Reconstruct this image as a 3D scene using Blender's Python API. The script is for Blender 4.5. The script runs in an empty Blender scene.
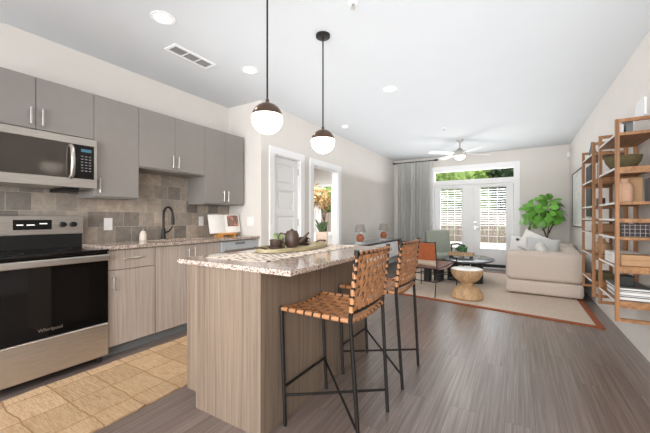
import bpy, bmesh, math, random
from mathutils import Vector, Matrix, noise
random.seed(7)
PI = math.pi
scene = bpy.context.scene
COL = scene.collection

# ------------------------------------------------------------------ camera, world, lights, exposure
CAMH = 1.18
cam_d = bpy.data.cameras.new('camera'); cam = bpy.data.objects.new('camera', cam_d); COL.objects.link(cam)
cam_d.sensor_width = 36.0; cam_d.lens = 317.0/650.0*36.0; cam_d.clip_start = 0.05; cam_d.clip_end = 200
cam_d.shift_y = 1.5/650.0
cam.location = (0, 0, CAMH); cam.rotation_euler = (PI/2, 0, math.atan2(193, 317))
scene.camera = cam
scene.view_settings.view_transform = 'Standard'; scene.view_settings.look = 'None'
scene.view_settings.gamma = 1.0; scene.view_settings.use_curve_mapping = False
scene.view_settings.exposure = -0.1

world = bpy.data.worlds.new('sky'); scene.world = world; world.use_nodes = True
wn = world.node_tree; wn.nodes.clear()
wo = wn.nodes.new('ShaderNodeOutputWorld'); wb = wn.nodes.new('ShaderNodeBackground')
wb.inputs['Color'].default_value = (0.93, 0.96, 1.0, 1); wb.inputs['Strength'].default_value = 3.4
wn.links.new(wb.outputs[0], wo.inputs[0])

def area(name, loc, rot, sx, sy, power, color=(1, 1, 1), spread=180):
    l = bpy.data.lights.new(name, 'AREA'); l.shape = 'RECTANGLE'; l.size = sx; l.size_y = sy
    l.energy = power; l.color = color; l.spread = math.radians(spread)
    o = bpy.data.objects.new(name, l); COL.objects.link(o); o.location = loc; o.rotation_euler = rot
    return o
def sun(name, rot, e, ang, color):
    l = bpy.data.lights.new(name, 'SUN'); l.energy = e; l.angle = ang; l.color = color
    o = bpy.data.objects.new(name, l); COL.objects.link(o); o.rotation_euler = rot
sun('sun', (math.radians(38), 0, math.radians(25)), 3.0, 0.03, (1, 0.95, 0.87))
# added area lamp behind the camera, brightens the room from the rear
area('rear_fill', (-1.2, -2.45, 1.35), (math.radians(76), 0, 0), 3.6, 2.2, 118, (0.97, 0.985, 1.0), 140)
# added fill lamp beside the camera, lifts the long left wall
area('side_fill', (.55, -1.4, 1.7), (math.radians(82), 0, math.radians(20)), 1.0, 1.6, 32, (1.0, 0.99, 0.97), 100)
# unseen upward lamp, added to bounce even light off the white ceiling
area('bounce_fill', (-1.0, 4.6, 2.0), (PI, 0, 0), 3.4, 6.4, 62, (0.96, 0.985, 1.0))
# extra area lamp hidden above the door head, pushes more light indoors
area('patio_fill', (-1.0, 9.3, 3.6), (math.radians(-50), 0, 0), 3.0, 1.6, 500, (0.95, 0.98, 1.0))
# added downward lamp under the bedroom ceiling, brightens the doorway view
area('bedroom_fill', (-4.4, 5.6, 2.6), (0, 0, 0), 1.6, 2.4, 170, (0.95, 0.98, 1.0))

# ------------------------------------------------------------------ colours and materials
def lin(c):
    c /= 255.0
    return c/12.92 if c <= 0.04045 else ((c+0.055)/1.055)**2.4
def rgb(r, g, b): return (lin(r), lin(g), lin(b), 1.0)
class NT:
    def __init__(s, name):
        s.m = bpy.data.materials.new(name); s.m.use_nodes = True; s.t = s.m.node_tree; s.t.nodes.clear()
        s.out = s.n('ShaderNodeOutputMaterial'); s.p = s.n('ShaderNodeBsdfPrincipled'); s.l(s.p.outputs[0], s.out.inputs[0])
    def n(s, kind, **kw):
        nd = s.t.nodes.new(kind)
        for k, v in kw.items(): setattr(nd, k, v)
        return nd
    def l(s, a, b): s.t.links.new(a, b)
    def coords(s, scale=(1, 1, 1), rot=(0, 0, 0), loc=(0, 0, 0), kind='Object'):
        tc = s.n('ShaderNodeTexCoord'); mp = s.n('ShaderNodeMapping')
        mp.inputs['Scale'].default_value = scale; mp.inputs['Rotation'].default_value = rot; mp.inputs['Location'].default_value = loc
        s.l(tc.outputs[kind], mp.inputs[0]); return mp.outputs[0]
    def noise(s, vec, scale=5, detail=4, rough=.55, dist=0):
        nd = s.n('ShaderNodeTexNoise'); nd.inputs['Scale'].default_value = scale; nd.inputs['Detail'].default_value = detail
        nd.inputs['Roughness'].default_value = rough; nd.inputs['Distortion'].default_value = dist
        s.l(vec, nd.inputs['Vector']); return nd.outputs['Fac']
    def ramp(s, fac, stops):
        r = s.n('ShaderNodeValToRGB'); e = r.color_ramp.elements
        e[0].position, e[0].color = stops[0]; e[1].position, e[1].color = stops[-1]
        for p, c in stops[1:-1]:
            q = e.new(p); q.color = c
        s.l(fac, r.inputs[0]); return r.outputs[0]
    def mix(s, fac, a, b, mode='MIX'):
        m = s.n('ShaderNodeMix', data_type='RGBA', blend_type=mode)
        for sock, v in ((m.inputs[0], fac), (m.inputs[6], a), (m.inputs[7], b)):
            if hasattr(v, 'is_output') or isinstance(v, bpy.types.NodeSocket): s.l(v, sock)
            else: sock.default_value = v
        return m.outputs[2]
    def bump(s, h, strength=.3, dist=.01):
        b = s.n('ShaderNodeBump'); b.inputs['Strength'].default_value = strength; b.inputs['Distance'].default_value = dist
        s.l(h, b.inputs['Height']); s.l(b.outputs[0], s.p.inputs['Normal'])
    def base(s, c):
        if isinstance(c, bpy.types.NodeSocket): s.l(c, s.p.inputs['Base Color'])
        else: s.p.inputs['Base Color'].default_value = c
    def set(s, **kw):
        for k, v in kw.items(): s.p.inputs[k.replace('_', ' ')].default_value = v
        return s.m
def plain(name, c, rough=.5, metal=0, var=.04, scale=12, bump=0, **kw):
    t = NT(name); v = t.coords(); f = t.noise(v, scale, 3)
    a = tuple(min(1, x*(1+var)) for x in c[:3])+(1,); b = tuple(x*(1-var) for x in c[:3])+(1,)
    t.base(t.ramp(f, [(.3, b), (.7, a)]))
    if bump: t.bump(t.noise(v, scale*6, 2), bump, .004)
    return t.set(Roughness=rough, Metallic=metal, **kw)
def glow(name, c, strength):
    t = NT(name); t.base(c); t.p.inputs['Emission Color'].default_value = c; t.p.inputs['Emission Strength'].default_value = strength
    return t.set(Roughness=.4)
def glass(name, tint=(1, 1, 1, 1)):
    m = bpy.data.materials.new(name); m.use_nodes = True; t = m.node_tree; t.nodes.clear()
    o = t.nodes.new('ShaderNodeOutputMaterial'); mx = t.nodes.new('ShaderNodeMixShader'); tr = t.nodes.new('ShaderNodeBsdfTransparent')
    gl = t.nodes.new('ShaderNodeBsdfGlossy'); gl.inputs['Roughness'].default_value = .02; tr.inputs[0].default_value = tint
    fr = t.nodes.new('ShaderNodeFresnel'); fr.inputs[0].default_value = 1.08
    t.links.new(fr.outputs[0], mx.inputs[0]); t.links.new(tr.outputs[0], mx.inputs[1]); t.links.new(gl.outputs[0], mx.inputs[2]); t.links.new(mx.outputs[0], o.inputs[0])
    return m
def woodgrain(name, dark, mid, light, axis='z', scale=1.0, rough=.45, gloss=0):
    t = NT(name)
    sc = {'z': (60, 60, 1.0), 'y': (34, 1.3, 34), 'x': (1.3, 34, 34)}[axis]
    sc = tuple(q*scale for q in sc)
    v = t.coords(sc); f = t.noise(v, 1.6, 6, .6, .4)
    v2 = t.coords(tuple(q*.3 for q in sc)); g = t.noise(v2, 1.1, 3, .5, .6)
    c1 = t.ramp(f, [(.32, dark), (.5, mid), (.68, light)])
    c2 = t.ramp(g, [(.35, (.8, .78, .77, 1)), (.65, (1.08, 1.06, 1.05, 1))])
    t.base(t.mix(.8, c1, c2, 'MULTIPLY')); t.bump(f, .12, .003)
    return t.set(Roughness=rough)

M = {}
M['wall'] = plain('wall_paint', rgb(219, 214, 208), .85, var=.015, scale=3)
M['wall_k'] = M['wall']
M['ceil'] = plain('ceiling_paint', rgb(213, 216, 219), .9, var=.01, scale=2)
M['trim'] = plain('white_trim_paint', rgb(240, 240, 240), .45, var=.01)
M['gray_cab'] = plain('grey_laminate', rgb(137, 132, 128), .42, var=.02)
M['steel'] = None
t = NT('brushed_steel'); v = t.coords((1, 1, 60)); f = t.noise(v, 8, 4); t.base(t.ramp(f, [(.3, rgb(176, 170, 164)), (.7, rgb(205, 200, 194))])); t.bump(f, .04, .001)
M['steel'] = t.set(Metallic=.9, Roughness=.34)
M['nickel'] = plain('satin_nickel', rgb(196, 192, 188), .3, .95, var=.02)
M['chrome'] = plain('chrome', rgb(215, 217, 220), .15, 1, var=.01)
M['blk_glass'] = plain('black_glass', rgb(12, 11, 11), .06, var=.02, Specular_IOR_Level=.35)
M['oven_glass'] = plain('oven_window_glass', rgb(18, 16, 16), .05, var=.02, Specular_IOR_Level=.35)
M['mw_glass'] = plain('microwave_window_glass', rgb(70, 63, 58), .1, .3, var=.03)
M['black'] = plain('black_plastic', rgb(14, 13, 13), .45)
M['blk_metal'] = plain('black_metal', rgb(34, 30, 28), .4, .5)
M['cooktop'] = plain('black_cooktop_glass', rgb(16, 14, 14), .08, Specular_IOR_Level=.5)
M['cabwood'] = woodgrain('taupe_laminate', rgb(160, 147, 137), rgb(174, 162, 152), rgb(186, 175, 165), 'z')
M['islwood'] = woodgrain('island_laminate', rgb(112, 97, 83), rgb(127, 111, 96), rgb(140, 124, 108), 'z')
M['kick'] = plain('grey_toe_kick', rgb(120, 122, 122), .5)
# granite
t = NT('speckled_granite'); v = t.coords()
vo = t.n('ShaderNodeTexVoronoi'); vo.inputs['Scale'].default_value = 190; t.l(v, vo.inputs['Vector'])
sep = t.n('ShaderNodeSeparateColor'); t.l(vo.outputs['Color'], sep.inputs[0])
c = t.ramp(sep.outputs[0], [(.0, rgb(100, 86, 80)), (.1, rgb(134, 112, 100)), (.28, rgb(178, 158, 145)), (.5, rgb(202, 188, 177)), (.8, rgb(218, 208, 198)), (.95, rgb(160, 142, 132))])
c.node.color_ramp.interpolation = 'CONSTANT'
f = t.noise(v, 18, 4); c2 = t.ramp(f, [(.35, (.86, .83, .81, 1)), (.65, (1, 1, 1, 1))]); t.base(t.mix(1.0, c, c2, 'MULTIPLY'))
M['granite'] = t.set(Roughness=.1, Specular_IOR_Level=.6)
# floor planks
t = NT('vinyl_plank_floor'); v = t.coords((1, 1, 1), (0, 0, PI/2))
br = t.n('ShaderNodeTexBrick'); br.inputs['Scale'].default_value = 1; br.inputs['Brick Width'].default_value = 1.22; br.inputs['Row Height'].default_value = .15
br.inputs['Mortar Size'].default_value = .0008; br.inputs['Color1'].default_value = (0, 0, 0, 1); br.inputs['Color2'].default_value = (1, 1, 1, 1); br.inputs['Mortar'].default_value = (.2, .2, .2, 1)
br.offset = .37; t.l(v, br.inputs['Vector'])
sp = t.n('ShaderNodeSeparateColor'); t.l(br.outputs['Color'], sp.inputs[0])
vv = t.coords((34, .55, 1)); add = t.n('ShaderNodeVectorMath', operation='ADD'); t.l(vv, add.inputs[0])
sc_ = t.n('ShaderNodeVectorMath', operation='SCALE'); sc_.inputs['Scale'].default_value = 13; t.l(br.outputs['Color'], sc_.inputs[0]); t.l(sc_.outputs[0], add.inputs[1])
f = t.noise(add.outputs[0], 2.2, 7, .65, .5)
c = t.ramp(f, [(.28, rgb(82, 69, 62)), (.5, rgb(114, 100, 93)), (.72, rgb(144, 131, 124))])
tone = t.ramp(sp.outputs[0], [(0, (.86, .85, .84, 1)), (1, (1.1, 1.1, 1.11, 1))])
cc = t.mix(1.0, c, tone, 'MULTIPLY'); cc = t.mix(br.outputs['Fac'], cc, rgb(40, 33, 30))
t.base(cc); t.bump(f, .15, .003)
M['floor'] = t.set(Roughness=.33, Specular_IOR_Level=.8, Coat_Weight=.35, Coat_Roughness=.22)
# tiles
t = NT('zellige_tiles'); v = t.coords((1, 1, 1)); sx = t.n('ShaderNodeSeparateXYZ'); t.l(v, sx.inputs[0])
cb = t.n('ShaderNodeCombineXYZ'); ad = t.n('ShaderNodeMath', operation='ADD'); t.l(sx.outputs[0], ad.inputs[0]); t.l(sx.outputs[1], ad.inputs[1]); t.l(ad.outputs[0], cb.inputs[0]); t.l(sx.outputs[2], cb.inputs[1])
br = t.n('ShaderNodeTexBrick'); br.inputs['Scale'].default_value = 1; br.inputs['Brick Width'].default_value = .16; br.inputs['Row Height'].default_value = .151
br.inputs['Mortar Size'].default_value = .0022; br.inputs['Color1'].default_value = (0, 0, 0, 1); br.inputs['Color2'].default_value = (1, 1, 1, 1); br.inputs['Mortar'].default_value = (.5, .5, .5, 1)
t.l(cb.outputs[0], br.inputs['Vector']); sp = t.n('ShaderNodeSeparateColor'); t.l(br.outputs['Color'], sp.inputs[0])
c = t.ramp(sp.outputs[0], [(0, rgb(118, 112, 106)), (.3, rgb(156, 146, 136)), (.55, rgb(174, 161, 148)), (.8, rgb(190, 174, 159)), (1, rgb(138, 133, 127))])
f = t.noise(v, 13, 5, .6, .8); c2 = t.ramp(f, [(.3, (.7, .7, .7, 1)), (.7, (1.15, 1.13, 1.1, 1))])
cc = t.mix(.9, c, c2, 'MULTIPLY'); t.base(t.mix(br.outputs['Fac'], cc, rgb(170, 160, 150)))
inv = t.n('ShaderNodeMath', operation='SUBTRACT'); inv.inputs[0].default_value = 1; t.l(br.outputs['Fac'], inv.inputs[1])
hm = t.n('ShaderNodeMath', operation='ADD'); t.l(inv.outputs[0], hm.inputs[0]); t.l(f, hm.inputs[1]); t.bump(hm.outputs[0], .35, .004)
M['tile'] = t.set(Roughness=.22)
# jute runner
t = NT('woven_jute'); v = t.coords((1, 1, 1), (0, 0, PI/2)); nz = t.n('ShaderNodeTexNoise'); nz.inputs['Scale'].default_value = 5; t.l(v, nz.inputs['Vector'])
s2 = t.n('ShaderNodeVectorMath', operation='SCALE'); s2.inputs['Scale'].default_value = .045; t.l(nz.outputs['Color'], s2.inputs[0])
a2 = t.n('ShaderNodeVectorMath', operation='ADD'); t.l(v, a2.inputs[0]); t.l(s2.outputs[0], a2.inputs[1])
br = t.n('ShaderNodeTexBrick'); br.offset = 0; br.inputs['Scale'].default_value = 1; br.inputs['Brick Width'].default_value = .235; br.inputs['Row Height'].default_value = .275
br.inputs['Mortar Size'].default_value = .006; br.inputs['Mortar Smooth'].default_value = .6; t.l(a2.outputs[0], br.inputs['Vector'])
v3 = t.coords((4, 26, 10)); f = t.noise(v3, 3, 8, .78, .6); c = t.ramp(f, [(.3, rgb(160, 126, 92)), (.5, rgb(196, 164, 128)), (.75, rgb(214, 186, 152))])
br.inputs['Color1'].default_value = (.8, .78, .75, 1); br.inputs['Color2'].default_value = (1.06, 1.06, 1.06, 1); br.inputs['Mortar'].default_value = (1, 1, 1, 1)
c = t.mix(1.0, c, br.outputs['Color'], 'MULTIPLY'); t.base(t.mix(br.outputs['Fac'], c, rgb(150, 112, 74))); t.bump(f, .7, .01)
M['jute'] = t.set(Roughness=.95)
t = NT('sisal_weave'); v = t.coords((90, 90, 90)); ch = t.n('ShaderNodeTexChecker'); ch.inputs['Scale'].default_value = .5; t.l(v, ch.inputs['Vector'])
ch.inputs['Color1'].default_value = rgb(212, 196, 180); ch.inputs['Color2'].default_value = rgb(192, 174, 156)
f = t.noise(v, .6, 3); t.base(t.mix(.5, ch.outputs[0], t.ramp(f, [(.3, rgb(186, 168, 150)), (.7, rgb(218, 204, 190))]))); t.bump(ch.outputs['Fac'], .3, .004)
M['sisal'] = t.set(Roughness=.95)
M['terracotta_band'] = plain('rust_rug_border', rgb(146, 78, 44), .9, var=.12, scale=30, bump=.3)
def leather(name, c): return plain(name, c, .5, var=.14, scale=22, bump=.15)
M['leather'] = leather('tan_leather_straps', rgb(170, 119, 79))
M['cognac'] = leather('cognac_leather', rgb(170, 92, 52))
M['seatlea'] = leather('brown_leather_seat', rgb(150, 98, 76))
M['brass_brown'] = plain('brushed_bronze', rgb(104, 84, 72), .28, .85)
M['globe'] = glow('lit_opal_glass', (1, .95, .86, 1), 3.2)
M['can'] = glow('lit_downlight', (1, .97, .92, 1), 9)
M['fanlight'] = glow('lit_fan_bowl', (1, .9, .72, 1), 2.5)
M['fanblade'] = plain('white_fan_blade', rgb(232, 232, 230), .5)
M['oak'] = woodgrain('honey_oak', rgb(126, 80, 42), rgb(156, 106, 62), rgb(176, 126, 78), 'z', .8)
M['oak_y'] = woodgrain('honey_oak_shelf', rgb(130, 88, 52), rgb(158, 112, 70), rgb(178, 132, 88), 'y', .8)
M['bleach'] = woodgrain('pale_carved_wood', rgb(176, 140, 100), rgb(200, 166, 126), rgb(216, 186, 150), 'z', .6, .7)
M['sofa'] = plain('beige_boucle', rgb(206, 192, 180), .95, var=.06, scale=60, bump=.4)
M['pillow_w'] = plain('white_linen', rgb(233, 230, 226), .95, var=.03, bump=.3)
M['pillow_g'] = plain('pale_grey_linen', rgb(200, 200, 198), .95, var=.04, bump=.3)
M['cream'] = plain('cream_cushion', rgb(222, 202, 180), .95, var=.04, bump=.3)
M['sage'] = plain('sage_fabric', rgb(150, 155, 143), .95, var=.05, scale=40, bump=.3)
M['darkwood'] = plain('dark_walnut', rgb(58, 42, 34), .4, var=.15)
M['stone'] = plain('charcoal_stone_top', rgb(96, 99, 104), .2, var=.15, scale=6)
M['blackwood'] = plain('blackened_wood', rgb(32, 32, 34), .5)
M['marble'] = plain('white_marble', rgb(235, 233, 230), .25, var=.03)
M['shade'] = plain('grey_lamp_shade', rgb(156, 150, 142), .9)
M['terra'] = plain('terracotta_ceramic', rgb(176, 104, 70), .5)
M['acrylic'] = plain('frosted_acrylic', rgb(225, 226, 226), .15)
M['smoke'] = plain('smoked_glass_top', rgb(122, 126, 128), .06)
M['white_lac'] = plain('white_lacquer', rgb(238, 238, 238), .25, var=.01)
M['clay'] = plain('dark_brown_clay', rgb(74, 57, 48), .45, var=.12, scale=25)
M['traywood'] = woodgrain('pale_olive_wood_tray', rgb(150, 138, 104), rgb(172, 160, 124), rgb(188, 176, 142), 'y', .6)
M['pinkpot'] = plain('blush_ceramic', rgb(212, 188, 172), .7)
M['vasepink'] = plain('peach_ceramic', rgb(206, 166, 138), .8)
M['aloe'] = plain('aloe_green', rgb(70, 92, 56), .5, var=.2)
M['figleaf'] = plain('fiddle_leaf_green', rgb(104, 166, 58), .4, var=.3, scale=5)
M['trunk'] = plain('brown_bark', rgb(96, 78, 62), .8, var=.2)
M['drygold'] = plain('dried_golden_leaf', rgb(204, 176, 132), .7, var=.15)
M['greenleaf'] = plain('small_plant_green', rgb(58, 104, 56), .5, var=.25)
M['bowl'] = plain('olive_carved_bowl', rgb(100, 90, 60), .8, var=.25, scale=40, bump=.6)
M['paper_w'] = plain('white_paper', rgb(232, 230, 226), .8, var=.03)
M['tanbook'] = plain('tan_cover', rgb(182, 144, 106), .7, var=.05)
M['greybook'] = plain('grey_cover', rgb(112, 116, 118), .7, var=.05)
M['darkbook'] = plain('charcoal_cover', rgb(40, 38, 42), .5, var=.05)
M['outlet'] = plain('white_outlet_plastic', rgb(236, 232, 228), .4)
M['soap'] = plain('cream_ceramic', rgb(224, 212, 198), .4)
M['orange'] = plain('amber_wood', rgb(212, 150, 76), .5)
M['vent'] = plain('grey_vent_slats', rgb(150, 150, 150), .6)
M['glass'] = glass('clear_window_glass')
M['panel'] = plain('pale_steel_panel', rgb(196, 202, 206), .35, .3)
M['blind'] = plain('white_blind_slats', rgb(238, 238, 236), .6)
M['door_k'] = M['trim']
M['slab'] = plain('patio_concrete', rgb(206, 202, 196), .9, var=.06, scale=4)
M['fence'] = woodgrain('weathered_fence', rgb(84, 74, 64), rgb(108, 96, 84), rgb(126, 114, 102), 'z', .5)
M['rail'] = plain('dark_railing', rgb(50, 50, 52), .5)
M['tree_d'] = plain('dark_tree_leaves', rgb(40, 62, 34), .6, var=.45, scale=2)
M['tree_l'] = plain('yellow_green_leaves', rgb(112, 136, 66), .6, var=.4, scale=2)
M['grass'] = plain('lawn_grass', rgb(96, 126, 62), .9, var=.3)
# plaid, runner, book pictures, artwork
t = NT('dark_plaid_cover'); v = t.coords((1, 1, 1)); br = t.n('ShaderNodeTexBrick'); br.offset = 0; br.inputs['Scale'].default_value = 1
br.inputs['Brick Width'].default_value = .03; br.inputs['Row Height'].default_value = .03; br.inputs['Mortar Size'].default_value = .0016
sx = t.n('ShaderNodeSeparateXYZ'); t.l(v, sx.inputs[0]); cb = t.n('ShaderNodeCombineXYZ'); t.l(sx.outputs[0], cb.inputs[0]); t.l(sx.outputs[2], cb.inputs[1]); t.l(cb.outputs[0], br.inputs['Vector'])
br.inputs['Color1'].default_value = rgb(34, 30, 34); br.inputs['Color2'].default_value = rgb(54, 46, 48); br.inputs['Mortar'].default_value = rgb(180, 170, 165)
t.base(br.outputs['Color']); M['plaid'] = t.set(Roughness=.6)
t = NT('patterned_cotton_runner'); v = t.coords((1, 1, 1), (0, 0, .6)); vo = t.n('ShaderNodeTexVoronoi'); vo.inputs['Scale'].default_value = 21; vo.inputs['Randomness'].default_value = .55
t.l(v, vo.inputs['Vector']); c = t.ramp(vo.outputs['Distance'], [(.32, rgb(66, 55, 48)), (.38, rgb(222, 210, 196))]); f = t.noise(v, 60, 3)
t.base(t.mix(.12, c, t.ramp(f, [(.3, rgb(190, 168, 146)), (.7, rgb(245, 238, 228))]))); t.bump(f, .3, .004)
M['runner'] = t.set(Roughness=.95)
t = NT('printed_photo_page'); v = t.coords((1, 1, 1)); f = t.noise(v, 16, 4, .6); c = t.ramp(f, [(.3, rgb(62, 66, 60)), (.45, rgb(120, 110, 100)), (.55, rgb(170, 90, 66)), (.7, rgb(220, 205, 190))])
t.base(c); M['photo'] = t.set(Roughness=.4)
t = NT('green_printed_box'); v = t.coords(); f = t.noise(v, 26, 4); t.base(t.ramp(f, [(.35, rgb(58, 78, 38)), (.55, rgb(122, 140, 74)), (.7, rgb(180, 186, 140))])); M['greenbox'] = t.set(Roughness=.5)
t = NT('faint_line_artwork'); v = t.coords(); f = t.noise(v, 3, 3, .5, 1.2); t.base(t.ramp(f, [(.48, rgb(240, 240, 238)), (.5, rgb(205, 205, 203)), (.52, rgb(240, 240, 238))])); M['art'] = t.set(Roughness=.3)
t = NT('patterned_pillow'); v = t.coords(); vo = t.n('ShaderNodeTexVoronoi'); vo.inputs['Scale'].default_value = 5; t.l(v, vo.inputs['Vector']); t.base(t.ramp(vo.outputs['Distance'], [(.3, rgb(40, 42, 46)), (.36, rgb(235, 232, 228))])); M['pillow_p'] = t.set(Roughness=.95)
# curtain
def cloth(name, c):
    t = NT(name); t.base(c); t.p.inputs['Roughness'].default_value = .95; tr = t.n('ShaderNodeBsdfTranslucent'); tr.inputs[0].default_value = c
    mx = t.n('ShaderNodeMixShader'); mx.inputs[0].default_value = .4; t.l(t.p.outputs[0], mx.inputs[1]); t.l(tr.outputs[0], mx.inputs[2]); t.l(mx.outputs[0], t.out.inputs[0]); return t.m
M['curtain'] = plain('grey_linen_curtain', rgb(240, 239, 235), .95, var=.02, scale=30)

# ------------------------------------------------------------------ mesh helpers
class B:
    def __init__(s): s.bm = bmesh.new()
    def box(s, x0, y0, z0, x1, y1, z1, bev=0, seg=2, rot=None, about=None):
        r = bmesh.ops.create_cube(s.bm, size=1)
        vs = r['verts']; c = Vector(((x0+x1)/2, (y0+y1)/2, (z0+z1)/2))
        for v in vs: v.co = Vector((v.co.x*abs(x1-x0), v.co.y*abs(y1-y0), v.co.z*abs(z1-z0)))
        if bev:
            es = list({e for v in vs for e in v.link_edges})
            rr = bmesh.ops.bevel(s.bm, geom=es, offset=bev, segments=seg, affect='EDGES', profile=.5)
            vs = list(set(rr['verts']) | {v for v in vs if v.is_valid})
        for v in vs:
            if rot: 
                if about is None: v.co = rot @ v.co
            v.co += c
            if rot and about is not None: v.co = rot @ (v.co-about)+about
        return s
    def quad(s, *p):
        s.bm.faces.new([s.bm.verts.new(q) for q in p]); return s
    def path(s, pts, r, n=8, cap=True):
        pts = [Vector(p) for p in pts]; rings = []
        rr = r if isinstance(r, (list, tuple)) else [r]*len(pts)
        up = None
        for i, p in enumerate(pts):
            d = (pts[min(i+1, len(pts)-1)]-pts[max(i-1, 0)]).normalized()
            if up is None:
                up = Vector((0, 0, 1)) if abs(d.z) < .9 else Vector((1, 0, 0))
            a = d.cross(up).normalized(); b = a.cross(d).normalized(); up = b
            rings.append([s.bm.verts.new(p+rr[i]*(math.cos(2*PI*k/n)*a+math.sin(2*PI*k/n)*b)) for k in range(n)])
        for i in range(len(rings)-1):
            for k in range(n): s.bm.faces.new((rings[i][k], rings[i][(k+1) % n], rings[i+1][(k+1) % n], rings[i+1][k]))
        if cap: s.bm.faces.new(rings[0][::-1]); s.bm.faces.new(rings[-1])
        return s
    def bar(s, p, q, w):   # square bar
        return s.path([p, q], w*.7071, 4)
    def lathe(s, prof, c=(0, 0, 0), n=32, sx=1, sy=1):
        rings = []
        for r, z in prof:
            if r < 1e-5: rings.append([s.bm.verts.new((c[0], c[1], c[2]+z))])
            else: rings.append([s.bm.verts.new((c[0]+sx*r*math.cos(2*PI*k/n), c[1]+sy*r*math.sin(2*PI*k/n), c[2]+z)) for k in range(n)])
        for a, b in zip(rings, rings[1:]):
            for k in range(n):
                k2 = (k+1) % n
                if len(a) == 1 and len(b) == 1: continue
                if len(a) == 1: s.bm.faces.new((a[0], b[k2], b[k]))
                elif len(b) == 1: s.bm.faces.new((a[k], a[k2], b[0]))
                else: s.bm.faces.new((a[k], a[k2], b[k2], b[k]))
        return s
    def prism(s, poly, z0, z1):
        a = [s.bm.verts.new((x, y, z0)) for x, y in poly]; b = [s.bm.verts.new((x, y, z1)) for x, y in poly]
        s.bm.faces.new(a[::-1]); s.bm.faces.new(b); n = len(poly)
        for k in range(n): s.bm.faces.new((a[k], a[(k+1) % n], b[(k+1) % n], b[k]))
        return s
    def prism_x(s, poly, x0, x1):   # poly in (y,z)
        a = [s.bm.verts.new((x0, y, z)) for y, z in poly]; b = [s.bm.verts.new((x1, y, z)) for y, z in poly]
        s.bm.faces.new(a[::-1]); s.bm.faces.new(b); n = len(poly)
        for k in range(n): s.bm.faces.new((a[k], a[(k+1) % n], b[(k+1) % n], b[k]))
        return s
    def build(s, name, mat, parent=None, smooth=False, label=None):
        bmesh.ops.recalc_face_normals(s.bm, faces=s.bm.faces[:])
        off = Vector((0, 0, 0)); q = parent
        while q is not None: off += q.location; q = q.parent
        vs = [v.co for v in s.bm.verts]
        if parent is None:
            lo = Vector([min(v[i] for v in vs) for i in range(3)]); hi = Vector([max(v[i] for v in vs) for i in range(3)])
            base = Vector(((lo.x+hi.x)/2, (lo.y+hi.y)/2, lo.z))
        else: base = off
        loc = base-off
        for v in s.bm.verts: v.co -= base
        me = bpy.data.meshes.new(name); s.bm.to_mesh(me); s.bm.free()
        me.materials.append(mat)
        if smooth:
            me.polygons.foreach_set('use_smooth', [True]*len(me.polygons))
            try: me.set_sharp_from_angle(angle=math.radians(40))
            except Exception: pass
        o = bpy.data.objects.new(name, me); COL.objects.link(o); o.parent = parent; o.location = loc
        if label: o['label'] = label
        return o
def tag(o, label, cat, group=None, kind=None):
    o['label'] = label; o['category'] = cat
    if group: o['group'] = group
    if kind: o['kind'] = kind
    return o
def thing(name, loc, label, cat, group=None):
    o = bpy.data.objects.new(name, None); COL.objects.link(o); o.location = loc; o.empty_display_size = .1
    return tag(o, label, cat, group)
def struct(o): o['kind'] = 'structure'; return o
def dup(root, loc=None, rotz=None, label=None):
    def cp(o, par):
        c = o.copy(); COL.objects.link(c); c.parent = par
        for ch in [x for x in scene.objects if x.parent == o]: cp(ch, c)
        return c
    c = cp(root, None)
    if loc is not None: c.location = loc
    if rotz is not None: c.rotation_euler.z = rotz
    if label: c['label'] = label
    return c
def Rz(a): return Matrix.Rotation(a, 3, 'Z')
def Ry(a): return Matrix.Rotation(a, 3, 'Y')
def Rx(a): return Matrix.Rotation(a, 3, 'X')
def puff(b, c, size, n=14):   # stuffed cushion: width x, thickness y, height z
    c = Vector(c); sides = []
    for sgn in (-1, 1):
        g = []
        for i in range(n+1):
            row = []
            for k in range(n+1):
                u, w = -1+2*i/n, -1+2*k/n; u = math.sin(u*PI/2); w = math.sin(w*PI/2)
                th = (max(0, 1-u**4)*max(0, 1-w**4))**.45
                x = u*(1-.06*(1-w*w)*abs(u)); z = w*(1-.06*(1-u*u)*abs(w))
                row.append(b.bm.verts.new(c+Vector((x*size[0]/2, sgn*th*size[1]/2, z*size[2]/2))))
            g.append(row)
        for i in range(n):
            for k in range(n): b.bm.faces.new((g[i][k], g[i+1][k], g[i+1][k+1], g[i][k+1]))
    bmesh.ops.remove_doubles(b.bm, verts=b.bm.verts[:], dist=1e-5)
    return b

# ------------------------------------------------------------------ the room
CZ = 2.72; XK = -3.47; XL = -2.865; XR = .92; YB = 8.32; YR = 3.10; YF = -2.5
struct(B().box(-6, YF-.15, -.1, XR+.15, YB+.1, 0).build('floor', M['floor']))
struct(B().box(-6, YF-.15, CZ, XR+.15, YB+.15, CZ+.1).build('ceiling', M['ceil']))
struct(B().box(XR, YF, 0, XR+.15, YB, CZ).build('wall_right', M['wall']))
struct(B().box(XK-.15, YF, 0, XK, YR+.1, CZ).build('wall_kitchen', M['wall']))
struct(B().box(XK, YR, 0, XL, YR+.1, CZ).build('wall_return', M['wall']))
# left living wall with two door openings
D1 = (3.355, 3.965, 2.06); D2 = (4.325, 5.17, 2.05)
b = B()
for y0, y1, z0, z1 in [(YR+.1, D1[0], 0, CZ), (D1[0], D1[1], D1[2], CZ), (D1[1], D2[0], 0, CZ), (D2[0], D2[1], D2[2], CZ), (D2[1], YB, 0, CZ)]:
    b.box(XL-.12, y0, z0, XL, y1, z1)
struct(b.build('wall_left', M['wall']))
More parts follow.
